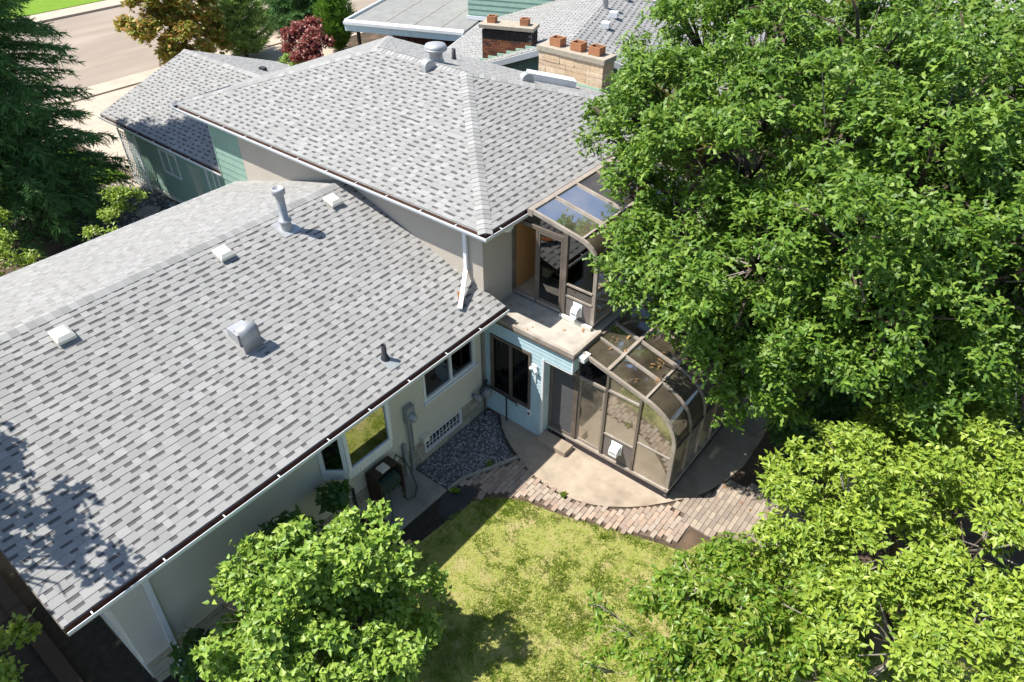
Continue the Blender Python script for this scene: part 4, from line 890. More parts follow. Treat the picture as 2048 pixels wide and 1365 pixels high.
for y in (14.74, 15.73): MB().box(.18, y-.02, .83, .22, y+.02, 2.8).build('side_rail', m_whitev, la)
tr_ = thing('trellis', (.3, 11.8, .9), 'fan of thin wires on the green garage wall', 'trellis')
for i in range(7): MB().tube([(.36, 11.75, .95), (.37, 11.45+i*.11, 2.55)], .007, 5).build('wire', m_ventw, tr_)
tm = thing('timber_edging', (-9.25, 2, .0), 'dark weathered plank border along the shaded side yard', 'timber')
for i in range(4): MB().box(-9.40, -4+i*2.4+.006, .0, -9.15, -4+(i+1)*2.4-.006, .12).build('plank', m_woodd, tm)
struct(polysheet('side_yard', [(-14, -6), (-9.41, -6), (-9.41, 10), (-14, 10)], .01, m_mulch)); struct(polysheet('side_bed', [(-9.14, -3.1), (-8.42, -3.1), (-8.42, 8), (-9.14, 8)], .008, m_mulch))

# ------------------------------------------------------------------ neighbour's house (turned 21 degrees)
un = Vector((math.cos(R(21)), math.sin(R(21)), 0)); nv = Vector((-un.y, un.x, 0))
def NP(a, n_, z): return un*a+nv*n_+Vector((0, 0, z))
nh = thing('neighbour_house', tuple(NP(16, 2, .8)), 'neighbouring house with grey gable roof, flat carport and mint green upper storey', 'house')
def nbox(name, mat, parent, a0, a1, n0, n1, z0, z1, label=None): return MB().prism([NP(a0, n0, z0), NP(a1, n0, z0), NP(a1, n1, z0), NP(a0, n1, z0)], (0, 0, z1-z0)).build(name, mat, parent, label=label)
ns = .332; nE, nR_, nB = 7.35, 1.15, -5.05
nz = lambda n_: 3+ns*(nE-n_) if n_ > nR_ else 3+ns*(n_-nB)
m = MB(); pr = [(nE, 3-.012), (nR_, nz(nR_)-.012), (nB, 3-.012), (nB, 2.85), (nR_, nz(nR_)-.16), (nE, 2.85)]
m.prism([NP(11.75, n_, z) for n_, z in pr], un*13); nroof = m.build('roof', m_roofbase, nh, label='neighbour grey gable roof')
lay(shingle_cells(Slope(NP(0, nE, 3), -un, (-nv.x, -nv.y), ns), lambda t: (-24.8, -11.72), (nE-nR_)*math.hypot(1, ns), 41, .2), nroof)
lay(shingle_cells(Slope(NP(0, nB, 3), un, (nv.x, nv.y), ns), lambda t: (11.72, 24.8), (nR_-nB)*math.hypot(1, ns), 42, .2), nroof)
for n0, n1 in ((nE, nR_), (nB, nR_)):
    MB().prism([NP(11.66, n0, 2.78), NP(11.66, n1, nz(nR_)-.2), NP(11.66, n1, nz(nR_)-.012), NP(11.66, n0, 2.98)], un*.06).build('rake_board', m_soffit, nh)
nbox('eave_board', m_white, nh, 11.7, 24, nE, nE+.03, 2.84, 3.0)
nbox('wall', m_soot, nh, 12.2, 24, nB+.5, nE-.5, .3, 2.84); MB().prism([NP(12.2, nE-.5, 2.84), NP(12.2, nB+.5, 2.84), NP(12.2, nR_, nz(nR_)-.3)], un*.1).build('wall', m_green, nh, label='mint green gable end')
cp_ = nbox('carport', m_tar, nh, 18.35, 26, 7.45, 13.0, 2.95, 3.06, label='flat tarred carport roof with white edge')
for n_ in (8.6, 9.9, 11.3): nbox('roof_seam', m_pad, cp_, 18.4, 26, n_, n_+.05, 3.061, 3.075)
nbox('fascia', m_white, cp_, 18.28, 18.35, 7.40, 13.08, 2.86, 3.16); nbox('fascia', m_white, cp_, 18.36, 26, 13.0, 13.08, 2.86, 3.16); nbox('gutter', m_white, cp_, 18.16, 18.28, 7.4, 13.08, 2.98, 3.1); nbox('soffit_board', m_blue, cp_, 18.22, 18.275, 7.42, 13.06, 2.70, 2.97)
for n_ in (8.1, 10.2, 12.6): nbox('post', m_soot, cp_, 18.6, 18.72, n_, n_+.12, .8, 2.94)
nbox('wall', m_brickr, nh, 21.5, 21.7, 7.5, 12.6, .8, 2.94)
MB().bar(NP(18.2, 10.9, 2.95), NP(19.2, 11.1, 1.9), .09, .07).build('downspout', m_white, cp_)
us_ = nbox('wall', m_green, nh, 20.3, 26, 3.3, 7.95, 3.2, 6.5, label='mint green sided upper storey')
for i in range(14): MB().prism([NP(20.298, 3.3, 3.3+i*.22), NP(20.27, 3.3, 3.3+i*.22), NP(20.292, 3.3, 3.3+i*.22+.216), NP(20.298, 3.3, 3.3+i*.22+.216)], nv*4.64).build('siding_board', m_green, us_)
nbox('base_trim', m_white, us_, 20.24, 20.297, 6.7, 8.0, 3.08, 3.24)
# brick chimney
bc = nbox('chimney', m_mortar, nh, 12.22, 12.8, 2.62, 4.36, 3.4, 5.0, label='red brick chimney with sooty top and two clay flues')
br = MB().box(-.5, -.5, -.5, .5, .5, .5).mesh('brick', m_brickr); ang = R(21)
bsoot = br.copy(); bsoot.materials.clear(); bsoot.materials.append(m_soot)
for j in range(17):
    z = 3.78+j*.075
    for i in range(10):
        n_ = 2.63+i*.2+(.1 if j % 2 else 0)
        L = min(n_+.2, 4.36)-n_
        if L > .03 and z > nz(n_)-.1: piece('brick', bsoot if j > 12 else br, bc, NP(12.215, n_+L/2, z), ang, (.03, L-.012, .064))
    for i in range(3):
        a_ = 12.24+i*.21; L = min(a_+.2, 12.86)-a_; piece('brick', bsoot if j > 12 else br, bc, NP(a_+L/2, 2.612, z), ang, (L-.012, .03, .064)) if z > 4.4 else None
nbox('cap', m_capst, bc, 12.14, 12.88, 2.54, 4.44, 5.07, 5.18)
for n_ in (2.95, 4.1):
    m = MB()
    for q in ((-.14, -.14, .14, -.11), (-.14, .11, .14, .14), (-.14, -.11, -.11, .11), (.11, -.11, .14, .11)): m.prism([NP(12.54+q[0], n_+q[1], 5.185), NP(12.54+q[2], n_+q[1], 5.185), NP(12.54+q[2], n_+q[3], 5.185), NP(12.54+q[0], n_+q[3], 5.185)], (0, 0, .2))
    m.build('flue', m_flue, bc)
for i in range(6):                                  # stepped mint flashing
    n0 = 2.5+i*.33; zz = nz(n0+.33); nbox('flashing', m_greenw, bc, 12.17, 12.198, n0, n0+.325, zz-.16, zz+.12)
for a_, n_ in ((14.0, .55), (15.4, .55), (18.0, .6)): nbox('roof_vent', m_whitev, nh, a_, a_+.32, n_-.14, n_+.14, nz(n_)+.02, nz(n_)+.2)
MB().lathe(NP(16.2, 1.0, nz(1.0)), [(.1, -.05), (.1, .5), (.14, .5), (.14, .7), (0, .72)], 14).build('flue_pipe', m_galv, nh, True)
MB().lathe(NP(18.2, -.6, nz(-.6)), [(.07, -.05), (.05, .3), (.2, .45), (.2, .5), (0, .52)], 14).build('roof_vent', m_galv, nh, True)
# far grey house seen through the branches
fh = thing('far_house', (31, -4, 0), 'far grey-roofed house glimpsed through the branches at upper right', 'house')
MB().prism([(26, -9, 2.6), (31, -9, 4.4), (36, -9, 2.6)], (0, 14, 0)).build('roof', m_cap, fh); MB().box(26.6, -8.5, 0, 35.4, 4.5, 2.6).build('wall', m_stucco2, fh)

# ------------------------------------------------------------------ vegetation
def frames(ax, roll):
    """orthonormal frames with x along ax"""
    ax = ax/np.linalg.norm(ax, axis=1, keepdims=True)
    ref = np.where(np.abs(ax[:, 2:3]) < .9, np.array([[0, 0, 1.]]), np.array([[1., 0, 0]]))
    y = np.cross(ref, ax); y /= np.linalg.norm(y, axis=1, keepdims=True); z = np.cross(ax, y)
    c, s = np.cos(roll)[:, None], np.sin(roll)[:, None]
    return ax, y*c+z*s, -y*s+z*c
def ltemplate(st, fold=.0, curl=.15):
    """st: (x, halfwidth) stations -> verts, quads"""
    V = []; F = []
    for x, w_ in st: V += [(x, -w_, -curl*x*x+fold*w_), (x, w_, -curl*x*x+fold*w_)]
    for i in range(len(st)-1): F.append((2*i, 2*i+1, 2*i+3, 2*i+2))
    return np.array(V), np.array(F)
def ltemplate3(st, fold=.35, curl=.2):
    V = []; F = []
    for x, w_ in st: V += [(x, -w_, -curl*x*x+fold*w_), (x, 0, -curl*x*x), (x, w_, -curl*x*x+fold*w_)]
    for i in range(len(st)-1): F += [(3*i, 3*i+1, 3*i+4, 3*i+3), (3*i+1, 3*i+2, 3*i+5, 3*i+4)]
    return np.array(V), np.array(F)
T_OAK = ltemplate([(0, .02), (.46, .22), (.62, .11), (1, .19)], .25, .3)
T_OVAL = ltemplate3([(0, .015), (.5, .235), (1, .01)], .45, .25)
T_HEART = ltemplate3([(0, .12), (.25, .36), (1, .01)], .4, .22)
T_SMALL = ltemplate([(0, .03), (.5, .3), (1, .02)], .2, .1)
T_NEED = ltemplate([(0, .075), (1, .03)], 0, .12)
def place_leaves(tpl, pos, ax, roll, size):
    V0, F0 = tpl; X_, Y_, Z_ = frames(ax, roll); n = len(pos)
    V = pos[:, None, :]+size[:, None, None]*(V0[None, :, 0:1]*X_[:, None, :]+V0[None, :, 1:2]*Y_[:, None, :]+V0[None, :, 2:3]*Z_[:, None, :])
    F = (F0[None]+(np.arange(n)*len(V0))[:, None, None]).reshape(-1, 4)
    return V.reshape(-1, 3), F
def unit(n, rg): v = rg.normal(size=(n, 3)); return v/np.linalg.norm(v, axis=1, keepdims=True)
def wob(P, f, ph): return (np.sin(P[:, 0]*f+ph)+np.sin(P[:, 1]*f*1.13+ph*2.1)+np.sin(P[:, 2]*f*.93+ph*.7)+np.sin((P[:, 0]+P[:, 1])*f*1.7+ph)+np.sin((P[:, 1]-P[:, 2])*f*2.1-ph))/5
def lobes_clusters(lobes, dens, rg, shell=(.62, 1.04), bumpy=.3, zmin=.3, gap=-1.0, under=.35, sub=(.3, .55)):
    """cluster points over clumps that sit on the lobes: lit domes with dark gaps between them"""
    Ps, Ns = [], []; L = np.array([l[:4] for l in lobes])
    for l in lobes:
        c = np.array(l[:3]); r_ = l[3]; sq = l[4] if len(l) > 4 else .85; ms = (sub[0]+sub[1])/2
        ns_ = max(5, int(3.2*r_*r_/(ms*ms))); d = unit(ns_, rg); d = d[(d[:, 2] > -.2) | (rg.random(ns_) < under)]
        rad = r_*(shell[0]+(shell[1]-shell[0])*rg.random(len(d))**.6)*(1+bumpy*wob(d*r_+c, 2.2/max(r_, .5), c[0]*3)); C_ = c+d*rad[:, None]*np.array([1, 1, sq])
        ok = (wob(C_, 1.9, 1.7) > gap)
        for k in L: ok &= np.linalg.norm((C_-k[:3])/k[3], axis=1) > .34
        for cc, dd_ in zip(C_[ok], d[ok]):
            sr_ = rg.uniform(*sub)*min(1, r_/.6); n = max(3, int(dens*2.2*sr_*sr_*math.pi)); e = unit(n, rg)+dd_*.55+np.array([0, 0, .45]); e /= np.linalg.norm(e, axis=1, keepdims=True)
            Ps.append(cc+e*(sr_*rg.uniform(.35, 1.05, (n, 1)))*np.array([1, 1, .7])); Ns.append(e)
    P = np.concatenate(Ps); Nn = np.concatenate(Ns); ok = P[:, 2] > zmin
    return P[ok], Nn[ok]
def tree(name, label, cat, base, lobes, tpl, leafm, dens, size, k=8, seed=1, barkm=None, trunk_r=.2, group=None, shell=(.62, 1.04), gap=-1.0, tilt=(.9, 1.35), upb=.5, bumpy=.3, droop=.0, twigm=None, twig_n=60, under=.35, spread=.05, fork=.45, stems=1, zmin=.3, clip=None, sub=(.3, .55)):
    rg = np.random.default_rng(seed); rd_ = random.Random(seed); t = thing(name, tuple(base), label, cat, group); base = Vector(base)
    P, Nn = lobes_clusters(lobes, dens, rg, shell, bumpy, zmin, gap, under, sub)
    if clip is not None: kk = clip(P); P, Nn = P[kk], Nn[kk]
    ax = Nn*(1-upb)+np.array([0, 0, upb])+rg.normal(0, .25, P.shape); ax /= np.linalg.norm(ax, axis=1, keepdims=True)
    n = len(P); A1, A2, A3 = frames(ax, np.zeros(n)); kk = k
    th = (np.arange(kk)[None, :]*2.4+rg.uniform(0, 6.28, (n, 1))); ti = rg.uniform(tilt[0], tilt[1], (n, kk))
    D = A1[:, None, :]*np.cos(ti)[..., None]+(A2[:, None, :]*np.cos(th)[..., None]+A3[:, None, :]*np.sin(th)[..., None])*np.sin(ti)[..., None]
    D[..., 2] -= droop*rg.random((n, kk)); pos = P[:, None, :]+rg.normal(0, spread, (n, kk, 3))-A1[:, None, :]*rg.uniform(0, spread*1.5, (n, kk))[..., None]
    D = D.reshape(-1, 3); pos = pos.reshape(-1, 3); sz = rg.uniform(size[0], size[1], len(pos))
    # roll so that the blade faces up/outwards
    X_, Y_, Z_ = frames(D, np.zeros(len(D))); ro = rg.normal(0, .6, len(D)); flip = Z_[:, 2] < 0; ro = ro+np.where(flip, np.pi, 0)
    V, F = place_leaves(tpl, pos, D, ro, sz); npmesh('crown', V, F, leafm, t)
    # trunk and limbs
    barkm = barkm or m_bark; b = MB(); cz = sum(l[2] for l in lobes)/len(lobes); cxy = Vector((sum(l[0] for l in lobes)/len(lobes), sum(l[1] for l in lobes)/len(lobes), 0))
    ft = base+(Vector((cxy.x, cxy.y, base.z+(cz-base.z)*fork))-base)*.5; ft.z = base.z+(cz-base.z)*fork
    for s_ in range(stems):
        o_ = Vector((rd_.uniform(-.25, .25), rd_.uniform(-.25, .25), 0)) if stems > 1 else Vector()
        b.tube([base+o_-Vector((0, 0, .1)), base+o_*1.1+(ft-base)*.35+Vector((rd_.uniform(-.05, .05), rd_.uniform(-.05, .05), 0)), ft+o_*1.5], [trunk_r*1.25, trunk_r, trunk_r*.8], 9)
    b.build('trunk', barkm, t, True)
    for l in lobes:
        c = Vector(l[:3]); mid = ft.lerp(c, .5)+Vector((rd_.uniform(-.2, .2), rd_.uniform(-.2, .2), rd_.uniform(0, .3)))*min(1, l[3])
        m_ = MB(); m_.tube([ft-Vector((0, 0, .05)), mid, c], [trunk_r*.55*min(1, .15+l[3]*.6), trunk_r*.34*min(1, .12+l[3]*.6), trunk_r*.18*min(1, .1+l[3]*.6)], 7)
        for q in range(6):
            e = c+Vector(unit(1, rg)[0])*l[3]*.8; m_.tube([mid.lerp(c, .7), c.lerp(e, .5)+Vector((0, 0, .08)), e], [trunk_r*.18, trunk_r*.11, trunk_r*.04], 5)
        m_.build('branch', barkm, t, True)
    if twigm:
        m_ = MB(); idx = rg.choice(n, min(twig_n, n), replace=False); L = np.array([l[:4] for l in lobes])
        for i in idx:
            p = Vector(P[i]); j = int(np.argmin(np.linalg.norm(L[:, :3]-P[i], axis=1))); c = Vector(L[j, :3]); m_.tube([c.lerp(p, .15), c.lerp(p, .6)+Vector((rd_.uniform(-.06, .06), rd_.uniform(-.06, .06), rd_.uniform(-.06, .06))), p+Vector(Nn[i])*.05], [.014, .010, .004], 5)
        m_.build('twigs', twigm, t)['kind'] = 'stuff'
    return t
OAK = [(2.35, -7.55, 6.3, 1.6), (3.6, -7.8, 6.4, 1.7), (.95, -7.1, 5.3, 1.4), (3.3, -8.6, 5.2, 1.6), (1.4, -5.4, 5.2, 1.5), (3.2, -7.6, 4.4, 1.3), (4.3, -9.0, 5.4, 1.6), (3.2, -3.3, 7.3, 1.5), (6.3, -5.0, 7.6, 1.8), (6.6, -7.4, 7.0, 1.9), (.62, -3.62, 4.5, .95), (1.2, -3.1, 5.75, 1.15), (2.22, -2.31, 6.75, 1.2), (1.97, -3.77, 6.80, 1.7), (.56, -4.94, 5.60, 1.7), (.75, -5.35, 4.3, .95), (2.27, -4.99, 7.20, 1.8), (.9, -6.07, 6.30, 1.8), (1.05, -6.3, 4.7, 1.3), (2.42, -6.67, 6.80, 1.9), (4.78, -6.32, 7.60, 2.0), (2.3, -8.0, 5.7, 1.8), (1.9, -7.5, 4.4, 1.3), (4.34, -2.77, 7.60, 1.7), (4.79, -4.55, 8.00, 1.9), (2.7, -1.35, 7.2, .6), (2.05, -.9, 6.6, .55)]
OAK = [(x+.22, y-.18, z, r_*.82) for x, y, z, r_ in OAK]+[(.86, -2.95, 5.4, .68), (.06, -3.75, 4.3, .6), (.30, -3.3, 4.9, .5), (1.0, -2.75, 5.0, .4), (1.9, -2.0, 6.2, .7), (.45, -5.35, 4.1, .65), (.65, -5.9, 3.5, .65), (.75, -5.3, 4.5, .8), (.12, -4.95, 3.95, .62), (.15, -5.6, 3.5, .55), (.10, -4.3, 4.35, .6), (.30, -3.6, 4.8, .55), (.72, -3.05, 5.15, .55), (1.45, -2.5, 5.7, .5), (.9, -4.3, 4.4, .7), (1.0, -5.1, 4.0, .7), (5.9, -.9, 7.7, .9), (6.4, -1.5, 7.9, 1.0), (4.75, -1.15, 7.2, .7), (5.5, -2.9, 8.2, 1.1), (3.2, -1.5, 6.6, .6), (1.45, -2.5, 5.95, .5), (.95, -5.8, 4.2, 1.0), (3.1, -1.15, 6.4, .45), (3.4, -5.6, 6.6, 1.3), (2.7, -6.0, 5.6, 1.3), (4.2, -6.9, 6.0, 1.3), (5.4, -5.8, 6.4, 1.3), (5.2, -8.2, 6.2, 1.5), (2.6, -8.9, 4.6, 1.3), (4.0, -9.6, 4.4, 1.4), (1.7, -6.9, 3.6, 1.0), (2.4, -5.2, 4.6, 1.0), (5.6, -9.6, 5.6, 1.6), (3.6, -6.6, 7.0, 1.2)]
def oakclip(P):                                     # keep the leaves out of the upper sunroom and off the roof
    inU = (P[:, 0] > .6) & (P[:, 1] > -2.4) & (P[:, 2] < 5.3); inL = (P[:, 2] < 3.0) & (P[:, 1] > -4.8)
    ro_ = (P[:, 1] > -.6) & (P[:, 2] < 4.92+.318*(np.clip(P[:, 1], -.4, 4)+.3)+.35)
    return ~(inU | inL | ro_)
tree('oak_tree', 'large dark green oak tree spreading over both sunrooms', 'tree', (4.3, -6.2, 0), OAK, T_OAK, m_oakl, 21, (.092, .155), 7, 3, trunk_r=.28, clip=oakclip, twigm=m_twig, twig_n=200, gap=-.75, bumpy=.3, shell=(.5, 1.12), sub=(.28, .58))
tree('shade_tree', 'green tree behind the oak at the upper right corner', 'tree', (11, -6, 0), [(9.5, -6.5, 6.5, 2.4), (11.5, -4.2, 6.0, 2.4), (10, -9, 6, 2.2), (13, -1.8, 4.5, 2.0), (9.3, -2.5, 4.2, 1.8)], T_OAK, m_oakl, 8, (.15, .25), 7, 8, trunk_r=.2, gap=-.6)
tree('yellowing_tree', 'yellow-green tree behind the stone chimney', 'tree', (10.2, 1.1, 0), [(9.4, 1.2, 4.6, .8), (9.3, .8, 3.6, .9), (9.7, 1.6, 3.2, .9)], T_SMALL, m_yell, 50, (.1, .18), 7, 9, trunk_r=.08)
tree('golden_shrub', 'small golden-leaved tree top showing behind the oak', 'tree', (17, -1.8, 0), [(17, -1.8, 5.4, 1.0), (17, -1.8, 4.2, 1.2)], T_SMALL, m_yell, 30, (.1, .2), 7, 10, trunk_r=.1)
APPLE = [(-.58, -7.69, 3.2, .95), (.29, -8.59, 3.4, 1.1), (1.5, -9.2, 3.3, 1.0), (-1.04, -7.36, 2.8, .7), (-1.12, -8.59, 3.1, 1.0), (-.47, -9.48, 3.4, 1.2), (-1.69, -9.66, 3.1, 1.1), (-2.3, -9.1, 2.8, .95), (.4, -7.6, 2.6, .7), (1.3, -8.2, 2.7, .9)]
tree('apple_tree', 'bright yellow-green broad-leaved tree at the lower right', 'tree', (-.4, -9.0, 0), APPLE, T_OVAL, m_apple, 44, (.078, .13), 7, 4, sub=(.18, .38), trunk_r=.11, twigm=m_twig, twig_n=90, gap=-.55, shell=(.6, 1.08), upb=.55)
CHER = [(-4.07, -5.63, 2.25, .32), (-3.14, -6.16, 2.25, .5), (-2.13, -6.64, 2.15, .6), (-3.30, -7.14, 2.4, .72), (-4.20, -6.52, 2.2, .5), (-4.69, -5.64, 2.05, .25), (-3.75, -6.9, 2.2, .6), (-2.6, -6.3, 2.0, .5), (-2.29, -7.82, 2.4, .7), (-3.20, -8.15, 2.5, .7), (-3.95, -5.28, 2.25, .22), (-2.6, -7.0, 1.9, .5), (-1.6, -7.2, 2.0, .5)]
CHER = [(x+.08, y-.25, z-.05, r_*.98) for x, y, z, r_ in CHER]
tree('cherry_tree', 'thin cherry tree with loose green leaves over the lawn', 'tree', (-2.9, -8.0, 0), CHER, T_OVAL, m_cherry, 52, (.085, .14), 7, 5, sub=(.13, .25), barkm=m_twig, trunk_r=.045, twigm=m_twig, twig_n=80, gap=-1, shell=(.3, 1.15), upb=.15, droop=.9, fork=.35, under=.8)
LIL = [(-5.35, -2.4, 2.5, .6), (-5.0, -2.5, 1.5, .6), (-6.6, -1.5, 2.6, .5), (-7.3, -2.5, 1.5, .7), (-5.9, -1.7, 2.6, .45), (-5.42, -2.08, 2.2, .68), (-6.25, -1.85, 2.35, .75), (-5.74, -2.75, 1.7, .7), (-7.1, -1.8, 2.05, .75), (-6.85, -2.54, 1.8, .85), (-7.5, -2.1, 1.7, .65), (-4.85, -2.3, 2.1, .5), (-6.3, -2.4, 1.2, .9), (-5.3, -2.6, 1.1, .7)]
tree('lilac_bush', 'large pale green heart-leaved bush against the cream wall', 'bush', (-6.3, -2.0, 0), LIL, T_HEART, m_lilac, 46, (.072, .13), 6, 6, trunk_r=.05, stems=4, gap=-.45, upb=.5, shell=(.5, 1.15), sub=(.18, .34))
VIN = [(-5.5, -.75, 1.6, .5), (-6.2, -.62, 1.9, .5), (-4.9, -.8, 1.3, .5), (-7.8, -.55, 1.2, .45), (-5.9, -.8, 1.0, .6)]
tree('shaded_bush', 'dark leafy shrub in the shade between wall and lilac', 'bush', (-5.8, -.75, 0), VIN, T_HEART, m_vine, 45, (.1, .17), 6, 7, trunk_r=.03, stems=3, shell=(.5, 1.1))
tree('corner_shrub', 'yellow-green shrub in the side yard at lower left corner', 'bush', (-9.75, 1.9, 0), [(-9.7, 1.75, .9, .3), (-9.8, 2.2, .7, .3)], T_SMALL, m_apple, 70, (.08, .14), 6, 12, trunk_r=.03, stems=2)
tree('side_yard_tree', 'leafy tree beyond the left gable that shades the roof edge', 'tree', (-12.6, 4.6, 0), [(-9.75, 2.5, 6.2, .75), (-10.1, 3.3, 6.6, .8), (-9.7, 1.5, 5.9, .55), (-10.9, 3.2, 6.2, 1.1), (-11.7, 3.9, 6.0, 1.3), (-12.2, 2.3, 6.0, 1.3), (-11.6, 5.6, 6.0, 1.3), (-12.4, 5.0, 5.0, 1.2), (-12.0, 3.2, 4.6, 1.2), (-11.9, .9, 5.4, 1.1)], T_SMALL, m_apple, 20, (.1, .17), 5, 13, trunk_r=.14, gap=-.35, shell=(.3, 1.15), sub=(.2, .4))
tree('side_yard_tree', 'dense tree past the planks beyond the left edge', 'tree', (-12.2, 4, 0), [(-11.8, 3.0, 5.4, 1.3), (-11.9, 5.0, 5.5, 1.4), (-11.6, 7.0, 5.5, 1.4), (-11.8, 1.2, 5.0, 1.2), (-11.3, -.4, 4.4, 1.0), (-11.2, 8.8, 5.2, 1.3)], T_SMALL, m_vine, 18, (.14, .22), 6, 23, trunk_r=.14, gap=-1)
tree('front_shrub', 'small light green bush behind the lower roof near the spruce', 'bush', (-2.5, 10.7, .8), [(-2.3, 10.9, 2.4, .45), (-2.0, 11.1, 2.5, .35), (-3.2, 10.5, 2.3, .3), (-2.5, 10.7, 1.7, .5)], T_OVAL, m_apple, 55, (.08, .13), 6, 14, trunk_r=.03, stems=2)
tree('front_shrub', 'yellow-green bush at the left edge below the spruce', 'bush', (-5.6, 11.0, .8), [(-5.5, 10.6, 2.3, .5), (-5.9, 10.6, 2.8, .6), (-5.2, 12.4, 3.4, .5)], T_OVAL, m_apple, 45, (.08, .14), 6, 15, trunk_r=.04, stems=2)
tree('maple_tree', 'orange and green turning maple beside the street', 'tree', (8.0, 24.6, .8), [(6.7, 24.7, 3.4, 1.0), (8.0, 24.7, 4.2, 1.2), (7.6, 24.0, 2.8, 1.0), (8.6, 24.3, 3.0, 1.0), (7.4, 25.6, 4.6, 1.0), (8.7, 25.0, 4.4, .9), (6.1, 24.9, 3.0, .6), (7.7, 24.3, 1.9, 1.0), (8.4, 24.2, 1.9, .8), (7.0, 24.4, 2.2, .8)], T_SMALL, m_maple, 24, (.13, .24), 7, 16, trunk_r=.12, gap=-.5)
tree('red_shrub', 'dark red leaved shrub between the juniper and the driveway', 'bush', (11.6, 20.8, .8), [(11.3, 20.7, 1.7, .7), (11.9, 20.6, 1.9, .7), (12.0, 21.3, 2.1, .7), (11.0, 20.0, 1.4, .6)], T_SMALL, m_redl, 45, (.1, .18), 7, 17, trunk_r=.04, stems=3)
tree('low_shrub', 'low olive green shrub beside the red shrub', 'bush', (10.5, 20.4, .8), [(10.4, 20.4, 1.3, .4), (10.2, 20.9, 1.2, .4)], T_SMALL, m_pine, 45, (.1, .16), 6, 18, trunk_r=.03)
tree('bare_vine', 'sparse yellow-leaved climber beside the stone chimney', 'plant', (9.4, 5.4, .5), [(9.4, 5.4, 3.6, .35), (9.2, 5.9, 3.5, .3)], T_SMALL, m_yell, 30, (.07, .12), 5, 19, barkm=m_twig, trunk_r=.03, twigm=m_twig, twig_n=25)
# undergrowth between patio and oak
tree('undergrowth_shrub', 'dark green shrub under the oak by the patio corner', 'bush', (3.4, -6.6, 0), [(3.0, -6.4, 1.0, .8), (3.8, -7.2, 1.2, .9), (2.9, -7.6, .8, .7), (4.6, -6.4, 1.2, 1.0), (5.0, -8.2, 1.6, 1.1), (6.2, -7.4, 1.8, 1.2), (6.0, -9.4, 1.8, 1.2), (4.0, -9.0, 1.4, 1.0), (7.5, -8.4, 1.8, 1.2)], T_SMALL, m_vine, 26, (.1, .18), 6, 20, trunk_r=.03, stems=3)

def conifer(name, label, base, H, Rb, leafm, seed, nb=150, needle=.11, z0=.1, droop=.5, group=None, twig=.34, flat=1.0, top=1.0, n_per=11, pw=.8):
    rg = np.random.default_rng(seed); t = thing(name, base, label, 'tree', group); B = np.array(base, float)
    MB().tube([base, (base[0], base[1], base[2]+H*.6), (base[0], base[1], base[2]+H)], [Rb*.07, Rb*.045, .01], 9).build('trunk', m_bark, t, True)
    pos, ax, sz = [], [], []; br = MB()
    for i in range(nb):
        f = z0+(1-z0)*(i+rg.random())/nb; z = H*f; L = Rb*(1-f)**pw*rg.uniform(.75, 1.12)*top+.12; a = i*2.399+rg.normal(0, .2)
        dr = np.array([math.cos(a), math.sin(a)]); pts = []
        ns_ = max(4, int(L/.16))
        for j in range(ns_+1):
            u = j/ns_; pts.append(B+np.array([dr[0]*L*u, dr[1]*L*u, z+L*(.22*u-droop*u*u+.22*droop*u**4)]))
        pts = np.array(pts)
        br.tube([pts[0], pts[len(pts)//2], pts[-1]], [.03*L**.5, .018*L**.5, .004], 4, caps=False)
        for j in range(1, ns_+1):
            u = j/ns_; p = pts[j]; d = pts[j]-pts[j-1]; d /= np.linalg.norm(d); sd = np.array([-dr[1], dr[0], 0])
            for s_ in (-1, 1):
                tl = twig*(.5+.8*(1-u))*rg.uniform(.6, 1.2)*min(1, L); td = d*.75+sd*s_*rg.uniform(.5, 1)+np.array([0, 0, -rg.uniform(.1, .75)*flat]); td /= np.linalg.norm(td)
                q = rg.random((n_per, 1)); pos.append(p+td*tl*q); e = td+rg.normal(0, .42, (n_per, 3))+np.array([0, 0, .05]); ax.append(e); sz.append(rg.uniform(.7, 1.3, n_per)*needle)
            q = rg.random((5, 1)); pos.append(p+(pts[j]-pts[j-1])*q); ax.append(d+rg.normal(0, .4, (5, 3))); sz.append(rg.uniform(.8, 1.3, 5)*needle)
    pos = np.concatenate(pos); ax = np.concatenate(ax); sz = np.concatenate(sz)
    V, F = place_leaves(T_NEED, pos, ax, rg.uniform(0, 6.28, len(pos)), sz); npmesh('crown', V, F, leafm, t); br.build('branches', m_bark, t)['kind'] = 'stuff'
    return t
conifer('spruce_tree', 'tall dark green spruce on the front lawn at left', (-3.0, 15.5, .8), 15.0, 2.6, m_spruce, 31, z0=.03, pw=.62, nb=450, needle=.17, droop=.42, twig=.65, n_per=17)
conifer('pine_tree', 'light green pine beside the turning maple', (10.7, 24.5, .8), 3.9, 1.5, m_pine, 32, nb=110, z0=.03, needle=.22, droop=-.35, twig=.4, flat=.1)
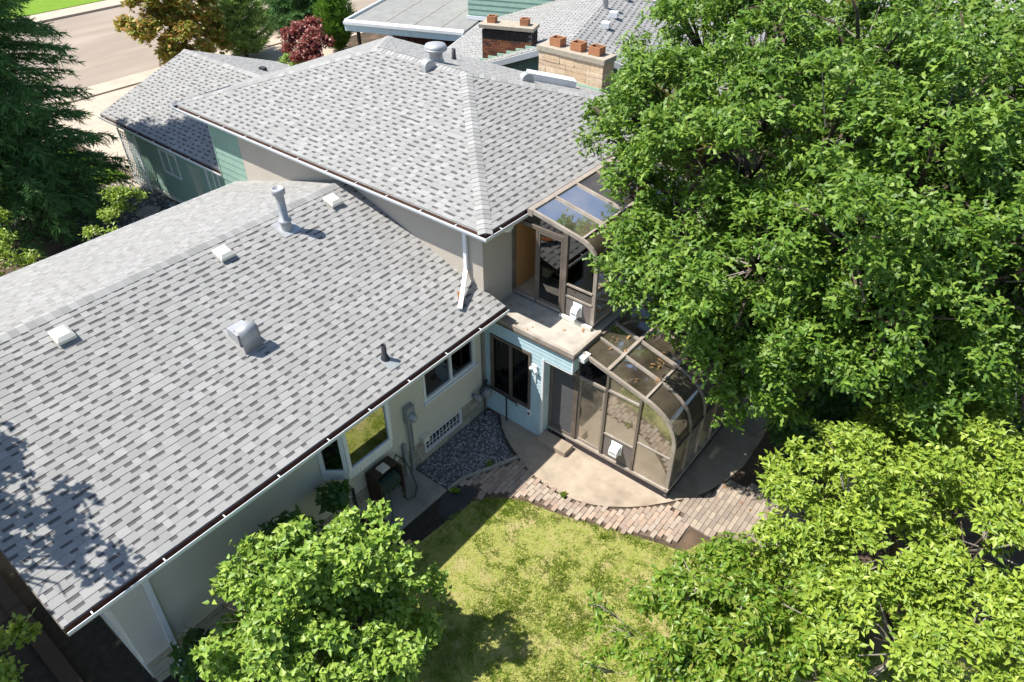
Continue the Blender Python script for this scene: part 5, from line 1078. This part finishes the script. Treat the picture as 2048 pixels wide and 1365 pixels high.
conifer('spruce_tree', 'wide dark blue-green spruce beyond the red shrub', (16.0, 26.6, .8), 5.5, 2.4, m_spruce, 33, nb=190, z0=.03, needle=.24, droop=.2, twig=.6, n_per=12)
conifer('juniper_tree', 'upright bright green juniper beside the carport', (14.1, 21.6, .8), 3.3, .85, m_junip, 34, nb=190, z0=.02, needle=.2, droop=-1.1, twig=.3, flat=-.6)
# weeds along the path
tuft = np.random.default_rng(77)
for nm, lb, (x, y) in (('weed', 'small green weed tuft at the gravel edging', (-1.35, -1.22)), ('weed', 'weed tuft at the corner of the concrete pad', (-2.36, -1.12)), ('weed', 'pale weed sprouting along the patio rim', (-1.04, -2.95))):
    n = 34; pos = np.stack([np.full(n, x), np.full(n, y), np.full(n, .03)], 1)+tuft.normal(0, .05, (n, 3))*np.array([1, 1, 0]); ax = tuft.normal(0, .6, (n, 3))+np.array([0, 0, 1.]); ax[:, 2] = np.abs(ax[:, 2])
    pos[:, :2] = np.array([x, y])+(pos[:, :2]-np.array([x, y]))*.6; V, F = place_leaves(T_SMALL, pos, ax, tuft.uniform(0, 6.28, n), tuft.uniform(.06, .12, n)); tag(npmesh(nm, V, F, m_cherry), lb, 'weed')

# fallen leaves on the glass roof, balcony and patio
lt = np.random.default_rng(91); n = 70
fx = np.concatenate([lt.uniform(.3, 3, 30), lt.uniform(.05, .9, 10), lt.uniform(.6, 3.0, 30)]); fy = np.concatenate([lt.uniform(-3.9, -2.4, 30), lt.uniform(-2.2, -.3, 10), lt.uniform(-7.4, -5.2, 30)])
fz = np.concatenate([2.757+.262*(fy[:30]+2.3)+.035, np.full(10, 2.80), np.full(30, .055)])
ax = lt.normal(0, 1, (n, 3)); ax[:, 2] *= .12; V, F = place_leaves(T_OAK, np.stack([fx, fy, fz], 1), ax, lt.normal(0, .15, n), lt.uniform(.07, .13, n))
tag(npmesh('fallen_leaves', V, F, LEAF('dead_oak_leaf', [(.32, .14, .05), (.42, .22, .08), (.25, .12, .06)], trans=.1)), 'scattered brown fallen oak leaves on sunroom glass and paving', 'leaves', kind='stuff')
